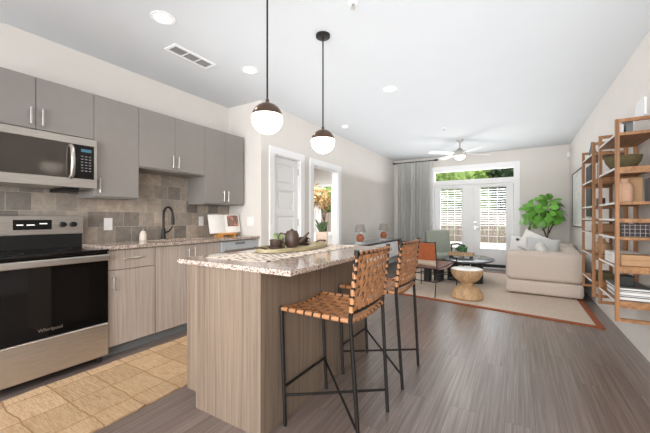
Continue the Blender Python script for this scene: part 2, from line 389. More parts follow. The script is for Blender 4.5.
# back wall with french door opening and bedroom window opening
FX0, FX1, FZ = -1.84, -.055, 2.36
b = B()
for x0, x1, z0, z1 in [(-6, -5.3, 0, CZ), (-5.3, -4.35, 0, .75), (-5.3, -4.35, 2.15, CZ), (-4.35, FX0, 0, CZ), (FX0, FX1, FZ, CZ), (FX1, XR+.15, 0, CZ)]:
    b.box(x0, YB, z0, x1, YB+.15, z1)
struct(b.build('wall_back', M['wall']))
b = B(); b.box(-6, YR, 0, -5.9, YB, CZ); b.box(-5.9, YR+.1, 0, XL-.12, YR+.2, CZ)
struct(b.build('wall_bedroom', M['wall']))
b = B()
for x0, x1, z0, z1 in [(XK-.15, -3.1, 0, CZ), (-3.1, .6, 0, .2), (-3.1, .6, 2.5, CZ), (.6, XR+.15, 0, CZ)]: b.box(x0, YF-.15, z0, x1, YF, z1)
struct(b.build('wall_rear', M['wall']))
b = B().box(XL, D2[1]+.1, 0, XL+.014, YB, .11); b.box(XL, D1[1]+.1, 0, XL+.014, D2[0]-.1, .11)
struct(b.build('baseboard_left', M['trim']))
b = B().box(FX1+.1, YB-.014, 0, XR-.014, YB, .11)
struct(b.build('baseboard_back', M['trim']))
# backsplash
b = B().box(XK, .0, .94, XK+.012, 3.10, 1.85)
struct(b.build('trim_backsplash', M['tile']))
# door casings
def casing(n, y0, y1, z, w=.1):
    b = B(); b.box(XL, y0-w, 0, XL+.02, y0, z+w); b.box(XL, y1, 0, XL+.02, y1+w, z+w); b.box(XL, y0, z, XL+.02, y1, z+w)
    b.box(XL-.12, y0, 0, XL, y0+.015, z); b.box(XL-.12, y1-.015, 0, XL, y1, z); b.box(XL-.12, y0+.015, z-.015, XL, y1-.015, z)
    struct(b.build(n, M['trim']))
casing('trim_1', *D1); casing('trim_2', *D2)
# door 1 : five stacked panels
y0, y1 = D1[0]+.018, D1[1]-.018
b = B().box(XL-.075, y0, .01, XL-.046, y1, D1[2]-.018)
ph = .285; ys = y0+.1; ye = y1-.1; zc = .01
b.box(XL-.046, y0, .01, XL-.03, ys, D1[2]-.018); b.box(XL-.046, ye, .01, XL-.03, y1, D1[2]-.018)
for k in range(5):
    z0 = .17+k*.375
    b.box(XL-.046, ys, zc, XL-.03, ye, z0); zc = z0+ph
    b.box(XL-.046, ys+.028, z0+.028, XL-.034, ye-.028, z0+ph-.028, .006, 1)
b.box(XL-.046, ys, zc, XL-.03, ye, D1[2]-.018)
d1 = struct(b.build('door_1', M['trim']))
b = B()
for z in (.25, 1.06, 1.83): b.box(XL-.034, y1-.002, z, XL-.012, y1+.006, z+.1)
b.build('hinge', M['nickel'], d1)
B().path([(XL-.03, y0+.06, .96), (XL+.02, y0+.06, .96)], .012).path([(XL+.02, y0+.06, .96), (XL+.02, y0+.17, .96)], .009).build('door_handle', M['nickel'], d1)
# french doors
TW = .125
b = B(); Yc = YB-.02
b.box(FX0-TW+.04, Yc, 0, FX0+.03, YB, FZ+.1); b.box(FX1-.03, Yc, 0, FX1+TW-.03, YB, FZ+.1); b.box(FX0+.03, Yc, FZ-.02, FX1-.03, YB, FZ+.1)
b.box(FX0, YB, 0, FX0+.03, YB+.13, FZ); b.box(FX1-.03, YB, 0, FX1, YB+.13, FZ); b.box(FX0+.03, YB, FZ-.03, FX1-.03, YB+.13, FZ)
b.box(FX0+.03, YB-.01, 1.99, FX1-.03, YB+.1, 2.11); b.box(FX0+.03, YB+.0, 0, FX1-.03, YB+.13, .02)
struct(b.build('trim_3', M['trim']))
w = struct(B().box(FX0+.03, YB+.05, 2.11, FX1-.03, YB+.056, 2.32).build('window_1', M['glass']))
xm = (FX0+FX1)/2
def fdoor(n, x0, x1, gx0, gx1):
    b = B(); gz0, gz1 = .46, 1.93; ya, yb = YB+.02, YB+.065
    b.box(x0, ya, .025, gx0, yb, 1.985); b.box(gx1, ya, .025, x1, yb, 1.985); b.box(gx0, ya, .025, gx1, yb, gz0); b.box(gx0, ya, gz1, gx1, yb, 1.985)
    for (a, c, d, e) in [(gx0-.03, gz0-.03, gx0, gz1+.03), (gx1, gz0-.03, gx1+.03, gz1+.03), (gx0, gz0-.03, gx1, gz0), (gx0, gz1, gx1, gz1+.03)]: b.box(a, ya-.012, c, d, ya, e)
    d = struct(b.build(n, M['trim']))
    B().box(gx0, ya+.02, gz0, gx1, ya+.026, gz1).build('glass_pane', M['glass'], d)
    b = B()
    for k in range(1, 3): xx = gx0+(gx1-gx0)*k/3; b.box(xx-.006, ya+.027, gz0, xx+.006, ya+.035, gz1)
    for k in range(1, 5): zz = gz0+(gz1-gz0)*k/5; b.box(gx0, ya+.0275, zz-.006, gx1, ya+.0355, zz+.006)
    b.build('muntin', M['trim'], d)
    b = B(); z = gz1-.03; b.box(gx0, ya-.03, gz1-.02, gx1, ya+.01, gz1+.02)
    while z > .95:
        b.box(gx0+.004, ya-.026, z-.0015, gx1-.004, ya+.018, z+.0015, rot=Rx(math.radians(24))); z -= .056
    b.box(gx0+.004, ya-.022, .89, gx1-.004, ya+.01, .91)
    for f in (.25, .75): b.path([(gx0+f*(gx1-gx0), ya-.006, .9), (gx0+f*(gx1-gx0), ya-.006, gz1)], .0015, 4)
    b.build('blind', M['blind'], d)
    return d
dl = fdoor('door_2', FX0+.035, xm-.004, -1.67, -1.17)
dr = fdoor('door_3', xm+.004, FX1-.035, -.765, -.235)
b = B().box(xm-.035, YB-.005, .025, xm+.035, YB+.019, 1.985); b.build('astragal', M['trim'], dl)
b = B(); b.lathe([(0, 0), (.028, 0), (.028, .012), (0, .012)], n=16)
hx = xm+.075
b = B().path([(hx, YB+.02, .95), (hx, YB-.035, .95)], .012).path([(hx, YB-.035, .95), (hx+.1, YB-.035, .95)], .01).box(hx-.025, YB+.008, .9, hx+.025, YB+.02, 1.0, .004)
b.box(hx-.025, YB+.004, 1.06, hx+.025, YB+.02, 1.11, .004); b.build('door_handle', M['nickel'], dr)
B().path([(-.66, YB-.005, .74), (-.66, YB-.005, .9)], .006).build('blind_wand', M['trim'], dr)
B().box(FX0+.05, YB+.005, .03, FX1-.05, YB+.02, .1).build('sweep', M['black'], dr)
# bedroom window
b = B()
for a in [(-5.36, 0.7, -5.3, 2.2), (-4.35, .7, -4.29, 2.2), (-5.3, 2.15, -4.35, 2.21), (-5.34, .7, -4.31, .75), (-4.84, .75, -4.81, 2.15)]: b.box(a[0], YB-.02, a[1], a[2], YB+.02, a[3])
w2 = struct(b.build('window_2', M['trim'])); B().box(-5.3, YB+.06, .75, -4.35, YB+.066, 2.15).build('glass_pane', M['glass'], w2)
b = B()
for a in [(-3.1, .2, -3.05, 2.5), (.55, .2, .6, 2.5), (-3.05, 2.45, .55, 2.5), (-3.05, .2, .55, .25), (-1.9, .25, -1.85, 2.45), (-.65, .25, -.6, 2.45)]: b.box(a[0], YF-.1, a[1], a[2], YF-.04, a[3])
struct(b.build('window_3', M['trim']))

# ------------------------------------------------------------------ outdoors
struct(B().box(-12, YB+.15, -.12, 8, 17.3, -.02).build('patio', M['slab']))
tag(B().box(-30, 17.3, -.3, 30, 60, -.1).build('lawn', M['grass']), 'green lawn beyond the patio seen through the doors', 'lawn', kind='stuff')
f = thing('fence', (-1.2, 17.5, -.1), 'weathered wooden board fence beyond the patio doors', 'fence')
b = B()
for k in range(80):
    x = -14+k*.3; b.box(x, 17.5, -.1, x+.28, 17.53, 1.55+random.uniform(-.02, .02))
b.build('boards', M['fence'], f); b = B(); b.box(-14, 17.531, .1, 10, 17.59, .2); b.box(-14, 17.531, 1.15, 10, 17.59, 1.25); b.build('rail', M['fence'], f)
def foliage(b, c, r, n, s, sq=1.0):
    c = Vector(c)
    for v in bmesh.ops.create_icosphere(b.bm, subdivisions=3, radius=r*.82)['verts']:
        k = 1+.12*noise.noise(v.co*2.2+c); v.co = c+Vector((v.co.x*k, v.co.y*k, v.co.z*k*sq))
    for _ in range(n):
        d = Vector((random.gauss(0, 1), random.gauss(0, 1), random.gauss(0, 1))).normalized(); p = c+Vector((d.x, d.y, d.z*sq))*r*(random.random()**.4)
        a = Vector((random.gauss(0, 1), random.gauss(0, 1), random.gauss(0, 1))).normalized()*s; e = a.cross(Vector((random.gauss(0, 1), random.gauss(0, 1), random.gauss(0, 1)))).normalized()*s*.5
        b.quad(p-a, p+e, p+a, p-e)
for i, (x, y, h, r, mt, lb) in enumerate([(-7.4, 21, 4.0, 2.1, 'tree_d', 'dark green tree beyond the fence, at left of the doors'), (-3.1, 20.5, 3.3, 2.0, 'tree_l', 'yellow green sunlit tree seen through the left door leaf'),
        (.4, 21, 4.0, 1.9, 'tree_d', 'dark tree behind the middle of the transom window'), (4.0, 20.5, 3.3, 1.5, 'tree_l', 'light green tree seen through the right door leaf'), (7.4, 21, 4.0, 2.3, 'tree_d', 'dark green tree furthest right beyond the fence'),
        (-11.8, 20, 2.9, 2.2, 'tree_l', 'bright green tree outside the bedroom window')]):
    tr = thing('tree', (x, y, -.1), lb, 'tree', 'trees beyond the patio')
    b = B(); foliage(b, (x, y, h), r, 3600, .17, .9); foliage(b, (x+r*.45, y, h-1.4), r*.55, 900, .22); foliage(b, (x-r*.45, y, h-1.5), r*.55, 900, .22); b.build('foliage', M[mt], tr)
    B().path([(x, y, -.1), (x+.05, y, h*.5), (x-.05, y, h)], [.14, .11, .06]).build('trunk', M['trunk'], tr)

for i in range(9):
    x = -16+i*3.35; b = B(); foliage(b, (x, 25.5, 2.75), 1.62, 2600, .24, 1.5); tr = thing('hedge_shrub', (x, 25.5, -.1), 'tall dark evergreen shrub in the hedge far beyond the fence', 'shrub', 'evergreen hedge beyond the fence')
    b.build('foliage', M['tree_d'], tr); B().path([(x, 25.5, -.1), (x, 25.5, 2)], .1).build('trunk', M['trunk'], tr)

# ------------------------------------------------------------------ ceiling fittings
def downlight(x, y, lb):
    t = thing('downlight', (x, y, CZ), lb, 'ceiling light', 'round recessed ceiling lights')
    B().lathe([(.062, -.004), (.085, -.004), (.088, 0), (.062, 0)], (x, y, CZ), 32).build('trim_ring', M['trim'], t, True)
    B().lathe([(0, -.003), (.062, -.003)], (x, y, CZ), 32).build('lens', M['can'], t)
    l = bpy.data.lights.new('downlight_lamp', 'SPOT'); l.energy = 28; l.spot_size = math.radians(130); l.spot_blend = .8; l.shadow_soft_size = .06; l.color = (1, .88, .74)
    o = bpy.data.objects.new('downlight_lamp', l); COL.objects.link(o); o.parent = t; o.location = (0, 0, -.02)
downlight(-2.335, 1.436, 'bright recessed ceiling light nearest the microwave, left of the vent')
downlight(-2.382, 2.412, 'recessed ceiling light between the vent and the first pendant')
downlight(-1.305, 3.636, 'recessed ceiling light beyond the second pendant, towards the fan')
vt = thing('ceiling_vent', (-2.665, 1.93, CZ), 'white three-section air vent in the kitchen ceiling', 'vent')
x0, x1, y0, y1 = -2.745, -2.585, 1.70, 2.15
b = B(); b.box(x0, y0, CZ-.008, x1, y0+.025, CZ); b.box(x0, y1-.025, CZ-.008, x1, y1, CZ); b.box(x0, y0+.025, CZ-.008, x0+.025, y1-.025, CZ); b.box(x1-.025, y0+.025, CZ-.008, x1, y1-.025, CZ)
for k in (1, 2): yy = y0+.025+k*(y1-y0-.05)/3; b.box(x0+.025, yy-.006, CZ-.008, x1-.025, yy+.006, CZ)
b.build('vent_frame', M['trim'], vt)
b = B()
for s in range(3):
    ya = y0+.031+s*(y1-y0-.05)/3; yb = ya+(y1-y0-.05)/3-.012
    if s == 2:
        for k in range(7): yy = ya+(k+.5)*(yb-ya)/7; b.box(x0+.027, yy-.003, CZ-.006, x1-.027, yy+.006, CZ-.003)
    else:
        for k in range(9): xx = x0+.03+k*.0125; b.box(xx, ya, CZ-.006, xx+.0045, yb, CZ-.002)
b.build('slat', M['vent'], vt)
tag(B().lathe([(0, -.035), (.04, -.035), (.058, -.02), (.06, 0), (0, 0)], (-2.473, 4.706, CZ), 24).build('smoke_detector', M['trim'], None, True), 'small white smoke detector on the ceiling above the hall doors', 'smoke detector')
def sprinkler(x, y, lb):
    t = thing('sprinkler_head', (x, y, CZ), lb, 'sprinkler', 'ceiling sprinkler heads')
    B().lathe([(.012, -.012), (.034, -.006), (.036, 0), (.0, 0)], (x, y, CZ), 20).build('escutcheon', M['trim'], t, True)
    B().path([(x, y, CZ-.005), (x, y, CZ-.04)], .008, 8).lathe([(0, -.044), (.018, -.042), (.018, -.038), (0, -.038)], (x, y, CZ), 12).build('deflector', M['nickel'], t)
sprinkler(-1.009, 2.044, 'white and chrome ceiling sprinkler right of the second pendant')
sprinkler(-1.082, 5.692, 'tiny ceiling sprinkler just in front of the ceiling fan')
def pendant(x, y, lb):
    t = thing('pendant_light', (x, y, CZ), lb, 'pendant light', 'globe pendants over the island')
    z = 1.822
    B().lathe([(0, -.022), (.055, -.022), (.06, -.018), (.06, 0), (0, 0)], (x, y, CZ), 28).build('canopy', M['blk_metal'], t, True)
    B().path([(x, y, CZ-.02), (x, y, z+.1)], .006, 8).build('rod', M['blk_metal'], t)
    R = .1
    pr = [(R*math.cos(a), R*math.sin(a)) for a in [math.radians(q) for q in range(-90, 13, 6)]]
    B().lathe([(max(0, r), q) for r, q in pr], (x, y, z), 40).build('glass_globe', M['globe'], t, True)
    pr = [(R*1.015*math.cos(a), R*1.015*math.sin(a)) for a in [math.radians(q) for q in range(10, 91, 5)]]
    B().lathe([(max(0, r), q) for r, q in pr]+[(.0, .1)], (x, y, z), 40).lathe([(.012, .1), (.012, .125), (0, .125)], (x, y, z), 12).build('metal_cap', M['brass_brown'], t, True)
pendant(-1.385, 1.557, 'nearer globe pendant, larger in view, bronze cap over lit white glass')
pendant(-1.402, 2.27, 'second globe pendant, with its round ceiling canopy in view')
# ceiling fan
fx, fy = -.98, 6.72
t = thing('ceiling_fan', (fx, fy, CZ), 'brushed nickel ceiling fan with white blades and lit bowl before the patio doors', 'ceiling fan')
B().lathe([(0, -.05), (.03, -.05), (.065, -.02), (.07, 0), (0, 0)], (fx, fy, CZ), 24).build('canopy', M['nickel'], t, True)
B().path([(fx, fy, CZ-.04), (fx, fy, 2.53)], .012).build('rod', M['nickel'], t)
B().lathe([(0, .1), (.04, .1), (.06, .07), (.12, .04), (.13, -.02), (.11, -.05), (0, -.05)], (fx, fy, 2.45), 28).build('motor', M['nickel'], t, True)
B().lathe([(.1, 0), (.095, -.03), (.07, -.055), (.035, -.068), (0, -.07)], (fx, fy, 2.4), 28).build('light_bowl', M['fanlight'], t, True)
l = bpy.data.lights.new('fan_lamp', 'POINT'); l.energy = 8; l.shadow_soft_size = .08; l.color = (1, .95, .88)
o = bpy.data.objects.new('fan_lamp', l); COL.objects.link(o); o.parent = t; o.location = (0, 0, 2.24-CZ)
for a in (12, 102, 192, 282):
    b = B(); R = Rz(math.radians(a+31))
    pts = [(.13, -.035), (.2, -.05), (.62, -.068), (.66, -.05), (.66, .05), (.62, .068), (.2, .05), (.13, .035)]
    lo = [b.bm.verts.new(R @ Vector((x, y, -.012+y*.2))+Vector((fx, fy, 2.46))) for x, y in pts]; hi = [b.bm.verts.new(v.co+Vector((0, 0, .008))) for v in lo]
    b.bm.faces.new(lo[::-1]); b.bm.faces.new(hi)
    for k in range(8): b.bm.faces.new((lo[k], lo[(k+1) % 8], hi[(k+1) % 8], hi[k]))
    b.build('blade', M['fanblade'], t)

# ------------------------------------------------------------------ kitchen uppers
XU = -3.14
def handle_v(b, x, y, z0, z1, d=.03):   # bar pull projecting +X
    b.box(x+d-.008, y-.006, z0, x+d, y+.006, z1, .002, 1)
    for z in (z0+.015, z1-.015): b.box(x, y-.005, z-.005, x+d-.007, y+.005, z+.005)
def upper(y0, y1, z0, z1, splits, hands, lb):
    t = thing('upper_cabinet', (XU-.16, (y0+y1)/2, z0), lb, 'cabinet', 'grey upper cabinets')
    B().box(XK+.013, y0+.001, z0, XU-.02, y1-.001, z1).build('body', M['gray_cab'], t)
    ys = [y0]+splits+[y1]
    for i in range(len(ys)-1):
        d = B().box(XU-.019, ys[i]+.002, z0+.012, XU, ys[i+1]-.002, z1-.002, .002, 1).build('door', M['gray_cab'], t)
        b = B(); handle_v(b, XU, hands[i], z0+.04, z0+.17); b.build('handle', M['nickel'], d)
ZT = 2.257
upper(.53, 1.306, 1.847, ZT, [.919], [.885, .955], 'grey two-door wall cabinet over the microwave')
upper(1.306, 1.688, 1.36, ZT, [], [1.345], 'tall single-door grey wall cabinet beside the microwave')
upper(1.688, 2.447, 1.67, ZT, [2.068], [2.035, 2.10], 'short two-door grey wall cabinet over the faucet')
upper(2.447, 3.06, 1.345, ZT, [2.75], [2.715, 2.785], 'tall two-door grey wall cabinet next to the end wall')
# microwave
t = thing('microwave', (XU-.1, .94, 1.42), 'stainless over-the-range microwave with a dark window', 'microwave')
mx = XU+.055; y0, y1, z0, z1 = .56, 1.306, 1.43, 1.843
B().box(XK+.013, y0, z0, mx-.02, y1, z1).build('body', M['steel'], t)
b = B(); b.box(mx-.019, y0, z1-.06, mx, y1, z1, .003, 1); b.box(mx-.019, y0, z0, mx, y1, z0+.075, .003, 1); b.box(mx-.019, y1-.022, z0+.075, mx, y1, z1-.06); b.build('front_frame', M['steel'], t)
B().box(mx-.019, y0, z0+.076, mx-.004, 1.135, z1-.061).build('door', M['mw_glass'], t)
cp = B().box(mx-.019, 1.14, z0+.076, mx-.003, y1-.023, z1-.061).build('control_panel', M['blk_glass'], t)
B().box(mx-.003, 1.19, z1-.115, mx-.001, 1.265, z1-.09).build('display', glow('blue_display', rgb(60, 110, 130), .2), cp)
b = B()
for r in range(6):
    for c in range(3): b.box(mx-.003, 1.19+c*.028, z1-.155-r*.024, mx-.0015, 1.207+c*.028, z1-.147-r*.024)
b.build('button', plain('pale_button_print', rgb(120, 120, 122), .5), cp)
b = B(); b.path([(mx-.002, 1.12, z1-.075), (mx+.03, 1.12, z1-.1), (mx+.042, 1.12, (z0+z1)/2), (mx+.03, 1.12, z0+.1), (mx-.002, 1.12, z0+.08)], .016, 10); b.build('handle', M['steel'], t, True)
B().box(XK+.02, 1.1, z0-.03, mx-.06, 1.2, z0).build('under_lamp', M['black'], t)

# ------------------------------------------------------------------ range
XS = -2.87; y0, y1 = .54, 1.302
t = thing('electric_range', (-3.15, .92, 0), 'stainless electric range with black glass oven door', 'oven')
B().box(XK+.02, y0, .06, XS-.03, y1, .905).build('body', M['blk_metal'], t)
ct = B().box(XK+.06, y0, .906, XS+.005, y1, .925, .004, 1).build('cooktop', M['cooktop'], t)
b = B()
for cx, cy, r in [(-3.05, .72, .1), (-3.05, 1.12, .085), (-3.27, .74, .075), (-3.27, 1.1, .09)]: b.lathe([(r-.004, .0005), (r, .0005)], (cx, cy, .925), 32)
b.build('burner_ring', plain('grey_ring_print', rgb(70, 68, 68), .3), ct)
d = B().box(XS-.029, y0+.004, .33, XS, y1-.004, .893, .004, 1).build('oven_door', M['blk_glass'], t)
B().box(XS+.0005, y0+.06, .40, XS+.002, y1-.14, .80).build('window', M['oven_glass'], d)
b = B().box(XS+.02, y0+.01, .838, XS+.045, y1-.012, .888, .008, 2); b.box(XS, y0+.05, .85, XS+.021, y0+.08, .875); b.box(XS, y1-.09, .85, XS+.021, y1-.06, .875); b.build('handle', M['steel'], d)
B().box(XS-.029, y0+.004, .06, XS, y1-.004, .322, .004, 1).build('drawer', M['steel'], t)
b = B()
for yy in (y0+.05, y1-.05): b.path([(XS-.06, yy, 0), (XS-.06, yy, .06)], .015, 8)
b.build('foot', M['black'], t)
b = B(); b.box(XK+.02, y0, .926, -3.36, y1, 1.04); b.build('backguard_base', M['black'], t)
b = B(); b.box(XK+.02, y0-.005, 1.04, -3.345, y1+.005, 1.198, .006, 2); bg = b.build('backguard', M['steel'], t)
B().box(-3.345, .84, 1.085, -3.342, 1.08, 1.165).build('display', M['blk_glass'], bg)
b = B()
for yy, zz, l in [(.86, 1.12, .04), (.92, 1.12, .05), (1.0, 1.13, .05)]: b.box(-3.342, yy, zz, -3.341, yy+l, zz+.007)
b.build('display_print', glow('pale_display_print', (1, .97, .9, 1), .8), bg)
for yy in (.56, .64, 1.155, 1.23): 
    k = B().lathe([(0, .0), (.024, 0), (.021, .03), (0, .03)], (0, 0, 0), 20)
    for v in k.bm.verts: v.co = Ry(PI/2) @ v.co + Vector((-3.345, yy, 1.125))
    k.build('knob', M['black'], bg, True)
fc = bpy.data.curves.new('lettering', 'FONT'); fc.body = 'Whirlpool'; fc.size = .034; fc.extrude = .0006; fc.align_x = 'CENTER'
fo = bpy.data.objects.new('lettering', fc); COL.objects.link(fo); bpy.context.view_layer.update()
lm = bpy.data.meshes.new_from_object(fo.evaluated_get(bpy.context.evaluated_depsgraph_get())); bpy.data.objects.remove(fo)
lm.transform(Matrix.Rotation(PI/2, 4, 'Z') @ Matrix.Rotation(PI/2, 4, 'X')); lm.materials.clear(); lm.materials.append(M['nickel'])
lo_ = bpy.data.objects.new('logo', lm); COL.objects.link(lo_); lo_.parent = d; lo_.location = Vector((XS+.003, .92, .375))-t.location

# ------------------------------------------------------------------ base cabinets
XBF = -2.91; CT = .945
def base_cab(y0, y1, lb, drawer, splits, hands):
    t = thing('base_cabinet', (-3.2, (y0+y1)/2, 0), lb, 'cabinet', 'wood-look base cabinets along the tiled wall')
    B().box(XK+.02, y0+.001, .1, XBF-.02, y1-.001, .915).build('body', M['cabwood'], t)
    B().box(XK+.1, y0+.001, 0, XBF-.08, y1-.001, .099).build('toe_kick', M['kick'], t)
    zt = .735 if drawer else .905
    ys = [y0]+splits+[y1]
    for i in range(len(ys)-1):
        d = B().box(XBF-.019, ys[i]+.002, .1, XBF, ys[i+1]-.002, zt, .0015, 1).build('door', M['cabwood'], t)
        b = B(); handle_v(b, XBF, hands[i], zt-.17, zt-.04); b.build('handle', M['nickel'], d)
    if drawer:
        d = B().box(XBF-.019, y0+.002, .741, XBF, y1-.002, .905, .0015, 1).build('drawer', M['cabwood'], t)
        ym = (y0+y1)/2; b = B(); b.box(XBF+.022, ym-.085, .825, XBF+.03, ym+.085, .837, .002, 1)
        for q in (-.07, .07): b.box(XBF, ym+q-.005, .826, XBF+.023, ym+q+.005, .836)
        b.build('handle', M['nickel'], d)
base_cab(1.31, 1.715, 'wood-look base cabinet with one drawer beside the oven', True, [], [1.35])
base_cab(1.718, 2.475, 'two-door wood-look base cabinet under the sink', False, [2.095], [2.06, 2.13])
t = thing('dishwasher', (-3.2, 2.78, 0), 'stainless dishwasher at the end of the kitchen counter', 'dishwasher')
B().box(XK+.02, 2.48, .1, XBF-.03, 3.09, .91).build('body', M['blk_metal'], t)
B().box(XBF-.029, 2.485, .1, XBF, 3.085, .775, .004, 1).build('door', M['steel'], t)
cp = B().box(XBF-.029, 2.485, .78, XBF, 3.085, .905, .004, 1).build('control_panel', M['panel'], t)
B().box(XBF, 2.70, .86, XBF+.001, 2.86, .885).build('display_strip', M['greybook'], cp)
B().box(XBF, 2.52, .79, XBF+.02, 3.05, .812, .004).build('handle', M['nickel'], t)
t = thing('kitchen_countertop', (-3.18, 2.2, .915), 'speckled pinkish granite counter along the tiled kitchen wall', 'countertop')
b = B(); b.box(XK+.013, 1.306, .9155, -3.36, 3.098, CT, 0); b.box(-3.0, 1.306, .9155, -2.885, 3.098, CT); b.box(-3.36, 1.306, .9155, -3.0, 1.85, CT); b.box(-3.36, 2.38, .9155, -3.0, 3.098, CT)
b.build('slab', M['granite'], t)
b = B(); b.box(-3.36, 1.85, .75, -3.0, 2.38, .755); b.box(-3.36, 1.85, .755, -3.355, 2.38, .915); b.box(-3.005, 1.85, .755, -3.0, 2.38, .915); b.box(-3.355, 1.85, .755, -3.005, 1.855, .915); b.box(-3.355, 2.375, .755, -3.005, 2.38, .915)
b.build('sink_basin', M['steel'], t)
# faucet
fx, fy = -3.405, 2.10
t = thing('kitchen_faucet', (fx, fy, CT), 'matte black gooseneck pull-down faucet on the granite', 'faucet')
B().lathe([(0, 0), (.03, 0), (.03, .008), (.024, .02), (.022, .1), (.02, .12), (0, .12)], (fx, fy, CT), 20).build('base', M['black'], t, True)
pts = [(fx, fy, CT+.1)]+[(fx+.085-.085*math.cos(a), fy, CT+.27+.085*math.sin(a)) for a in [PI*k/10 for k in range(0, 10)]]
pts += [(fx+.172, fy, CT+.25)]
B().path(pts, .0125, 12).build('spout', M['black'], t, True)
B().path([(fx+.172, fy, CT+.25), (fx+.178, fy, CT+.16)], [.016, .018], 12).build('spray_head', M['black'], t, True)
B().path([(fx, fy+.02, CT+.07), (fx+.01, fy+.06, CT+.085), (fx+.02, fy+.1, CT+.14)], [.011, .009, .007], 8).build('lever', M['black'], t, True)
t = thing('soap_dispenser', (-3.4, 1.87, CT), 'small cream ceramic soap pump beside the faucet', 'soap dispenser')
B().lathe([(0, 0), (.033, 0), (.036, .01), (.034, .06), (.022, .092), (.012, .1), (0, .1)], (-3.4, 1.87, CT), 20).build('bottle', M['soap'], t, True)
B().path([(-3.4, 1.87, CT+.1), (-3.4, 1.87, CT+.125)], .006).path([(-3.4, 1.87, CT+.125), (-3.365, 1.87, CT+.12)], .005).build('pump', M['nickel'], t)
# outlet, switch
t = thing('wall_outlet', (XK+.012, 1.56, 1.12), 'white outlet plate on the tiles right of the oven', 'outlet')
B().box(XK+.012, 1.522, 1.06, XK+.018, 1.598, 1.18, .002, 1).build('plate', M['outlet'], t)
b = B()
for z in (1.085, 1.125): b.box(XK+.018, 1.543, z, XK+.02, 1.577, z+.03)
b.build('socket', M['white_lac'], t)
t = thing('wall_outlet', (XK+.012, 2.63, 1.12), 'white outlet plate on the tiles partly behind the open cookbook', 'outlet')
B().box(XK+.012, 2.60, 1.08, XK+.018, 2.67, 1.2, .002, 1).build('plate', M['outlet'], t)
B().box(XK+.018, 2.618, 1.10, XK+.02, 2.652, 1.13).box(XK+.018, 2.618, 1.145, XK+.02, 2.652, 1.175).build('socket', M['white_lac'], t)
t = thing('light_switch', (-3.05, YR, 1.12), 'white double light switch on the kitchen end wall', 'light switch')
B().box(-3.11, YR-.006, 1.075, -2.995, YR, 1.195, .002, 1).build('plate', M['outlet'], t)
for x in (-3.075, -3.03): B().box(x-.016, YR-.009, 1.1, x+.016, YR-.006, 1.17).build('rocker', M['white_lac'], t)
# cookbook and stand
t = thing('book_stand', (-3.3, 2.88, CT), 'amber wooden book stand on the kitchen counter', 'book stand')
ex = -3.20
b = B(); b.box(ex, 2.68, CT+.02, ex+.05, 2.96, CT+.044, .006); b.box(ex-.1, 2.71, CT+.0005, ex+.05, 2.73, CT+.02); b.box(ex-.1, 2.91, CT+.0005, ex+.05, 2.93, CT+.02); b.build('ledge', M['orange'], t)
b = B().box(-.008, 2.66, 0, 0, 2.98, .22)
for v in b.bm.verts: v.co = Ry(-.18) @ v.co + Vector((ex-.022, 0, CT+.03))
b.build('back_board', M['orange'], t)
t = thing('cookbook', (-3.22, 2.82, CT+.045), 'open cookbook with a photo page resting on the wooden stand', 'book')
BW = .25; yc = 2.82
def put(b):
    for v in b.bm.verts: v.co = Ry(-.18) @ v.co + Vector((ex-.002, 0, CT+.0445))
b = B(); q = lambda f: .02*math.sin(max(0, min(1, abs(f)))*PI)
for k in range(-8, 8):
    a, c = k/8, (k+1)/8; b.quad((q(a), yc+a*BW, 0), (q(c), yc+c*BW, 0), (q(c), yc+c*BW, .235), (q(a), yc+a*BW, .235))
b.box(-.008, yc-BW, 0, -.002, yc+BW, .235); put(b); b.build('pages', M['paper_w'], t, True)
b = B()
for k in range(1, 7):
    a, c = k/8, (k+1)/8; b.quad((q(a)+.0015, yc+a*BW, .08), (q(c)+.0015, yc+c*BW, .08), (q(c)+.0015, yc+c*BW, .225), (q(a)+.0015, yc+a*BW, .225))
put(b); b.build('printed_photo', M['photo'], t, True)
# kitchen runner rug
b = B(); rx0, rx1, ry0, ry1 = -2.815, -1.995, -.25, 2.9; n = 60; pts = []
L = [(rx0+random.uniform(-.008, .008), ry0+(ry1-ry0)*k/n) for k in range(n+1)]; Rr = [(rx1+random.uniform(-.008, .008), ry0+(ry1-ry0)*k/n) for k in range(n+1)]
b.prism(Rr+L[::-1], .001, .012)
tag(b.build('kitchen_runner_rug', M['jute']), 'long tan woven jute runner on the floor before the oven', 'rug')

# ------------------------------------------------------------------ island
IT = .92
t = thing('kitchen_island', (-1.45, 1.97, 0), 'taupe wood-look kitchen island base with vertical grain', 'kitchen island')
b = B(); b.box(-1.72, 1.29, 0, -1.212, 2.66, .1); b.box(-1.78, 1.29, .1, -1.212, 2.66, IT-.03); b.build('body', M['islwood'], t)
b = B().prism_x([(0, 0)]*0 or [(1.268, 0), (1.289, 0), (1.289, .89), (1.268, .89)], -1.715, -1.176); b.box(-1.80, 1.268, .1, -1.715, 1.289, .89)
b.build('end_panel', M['islwood'], t)
B().box(-1.2115, 1.29, 0, -1.176, 1.872, .89).build('side_panel', M['islwood'], t)
B().box(-1.2115, 1.876, 0, -1.176, 2.66, .89).build('side_panel', M['islwood'], t)
ys = [1.295, 1.75, 2.2, 2.655]
for i in range(3):
    d = B().box(-1.80, ys[i]+.002, .1, -1.7805, ys[i+1]-.002, .885, .001, 1).build('door', M['islwood'], t)
    b = B(); b.box(-1.83, ys[i]+.05, .7, -1.822, ys[i]+.062, .83); b.box(-1.823, ys[i]+.051, .71, -1.8, ys[i]+.061, .72); b.box(-1.823, ys[i]+.051, .81, -1.8, ys[i]+.061, .82); b.build('handle', M['nickel'], d)
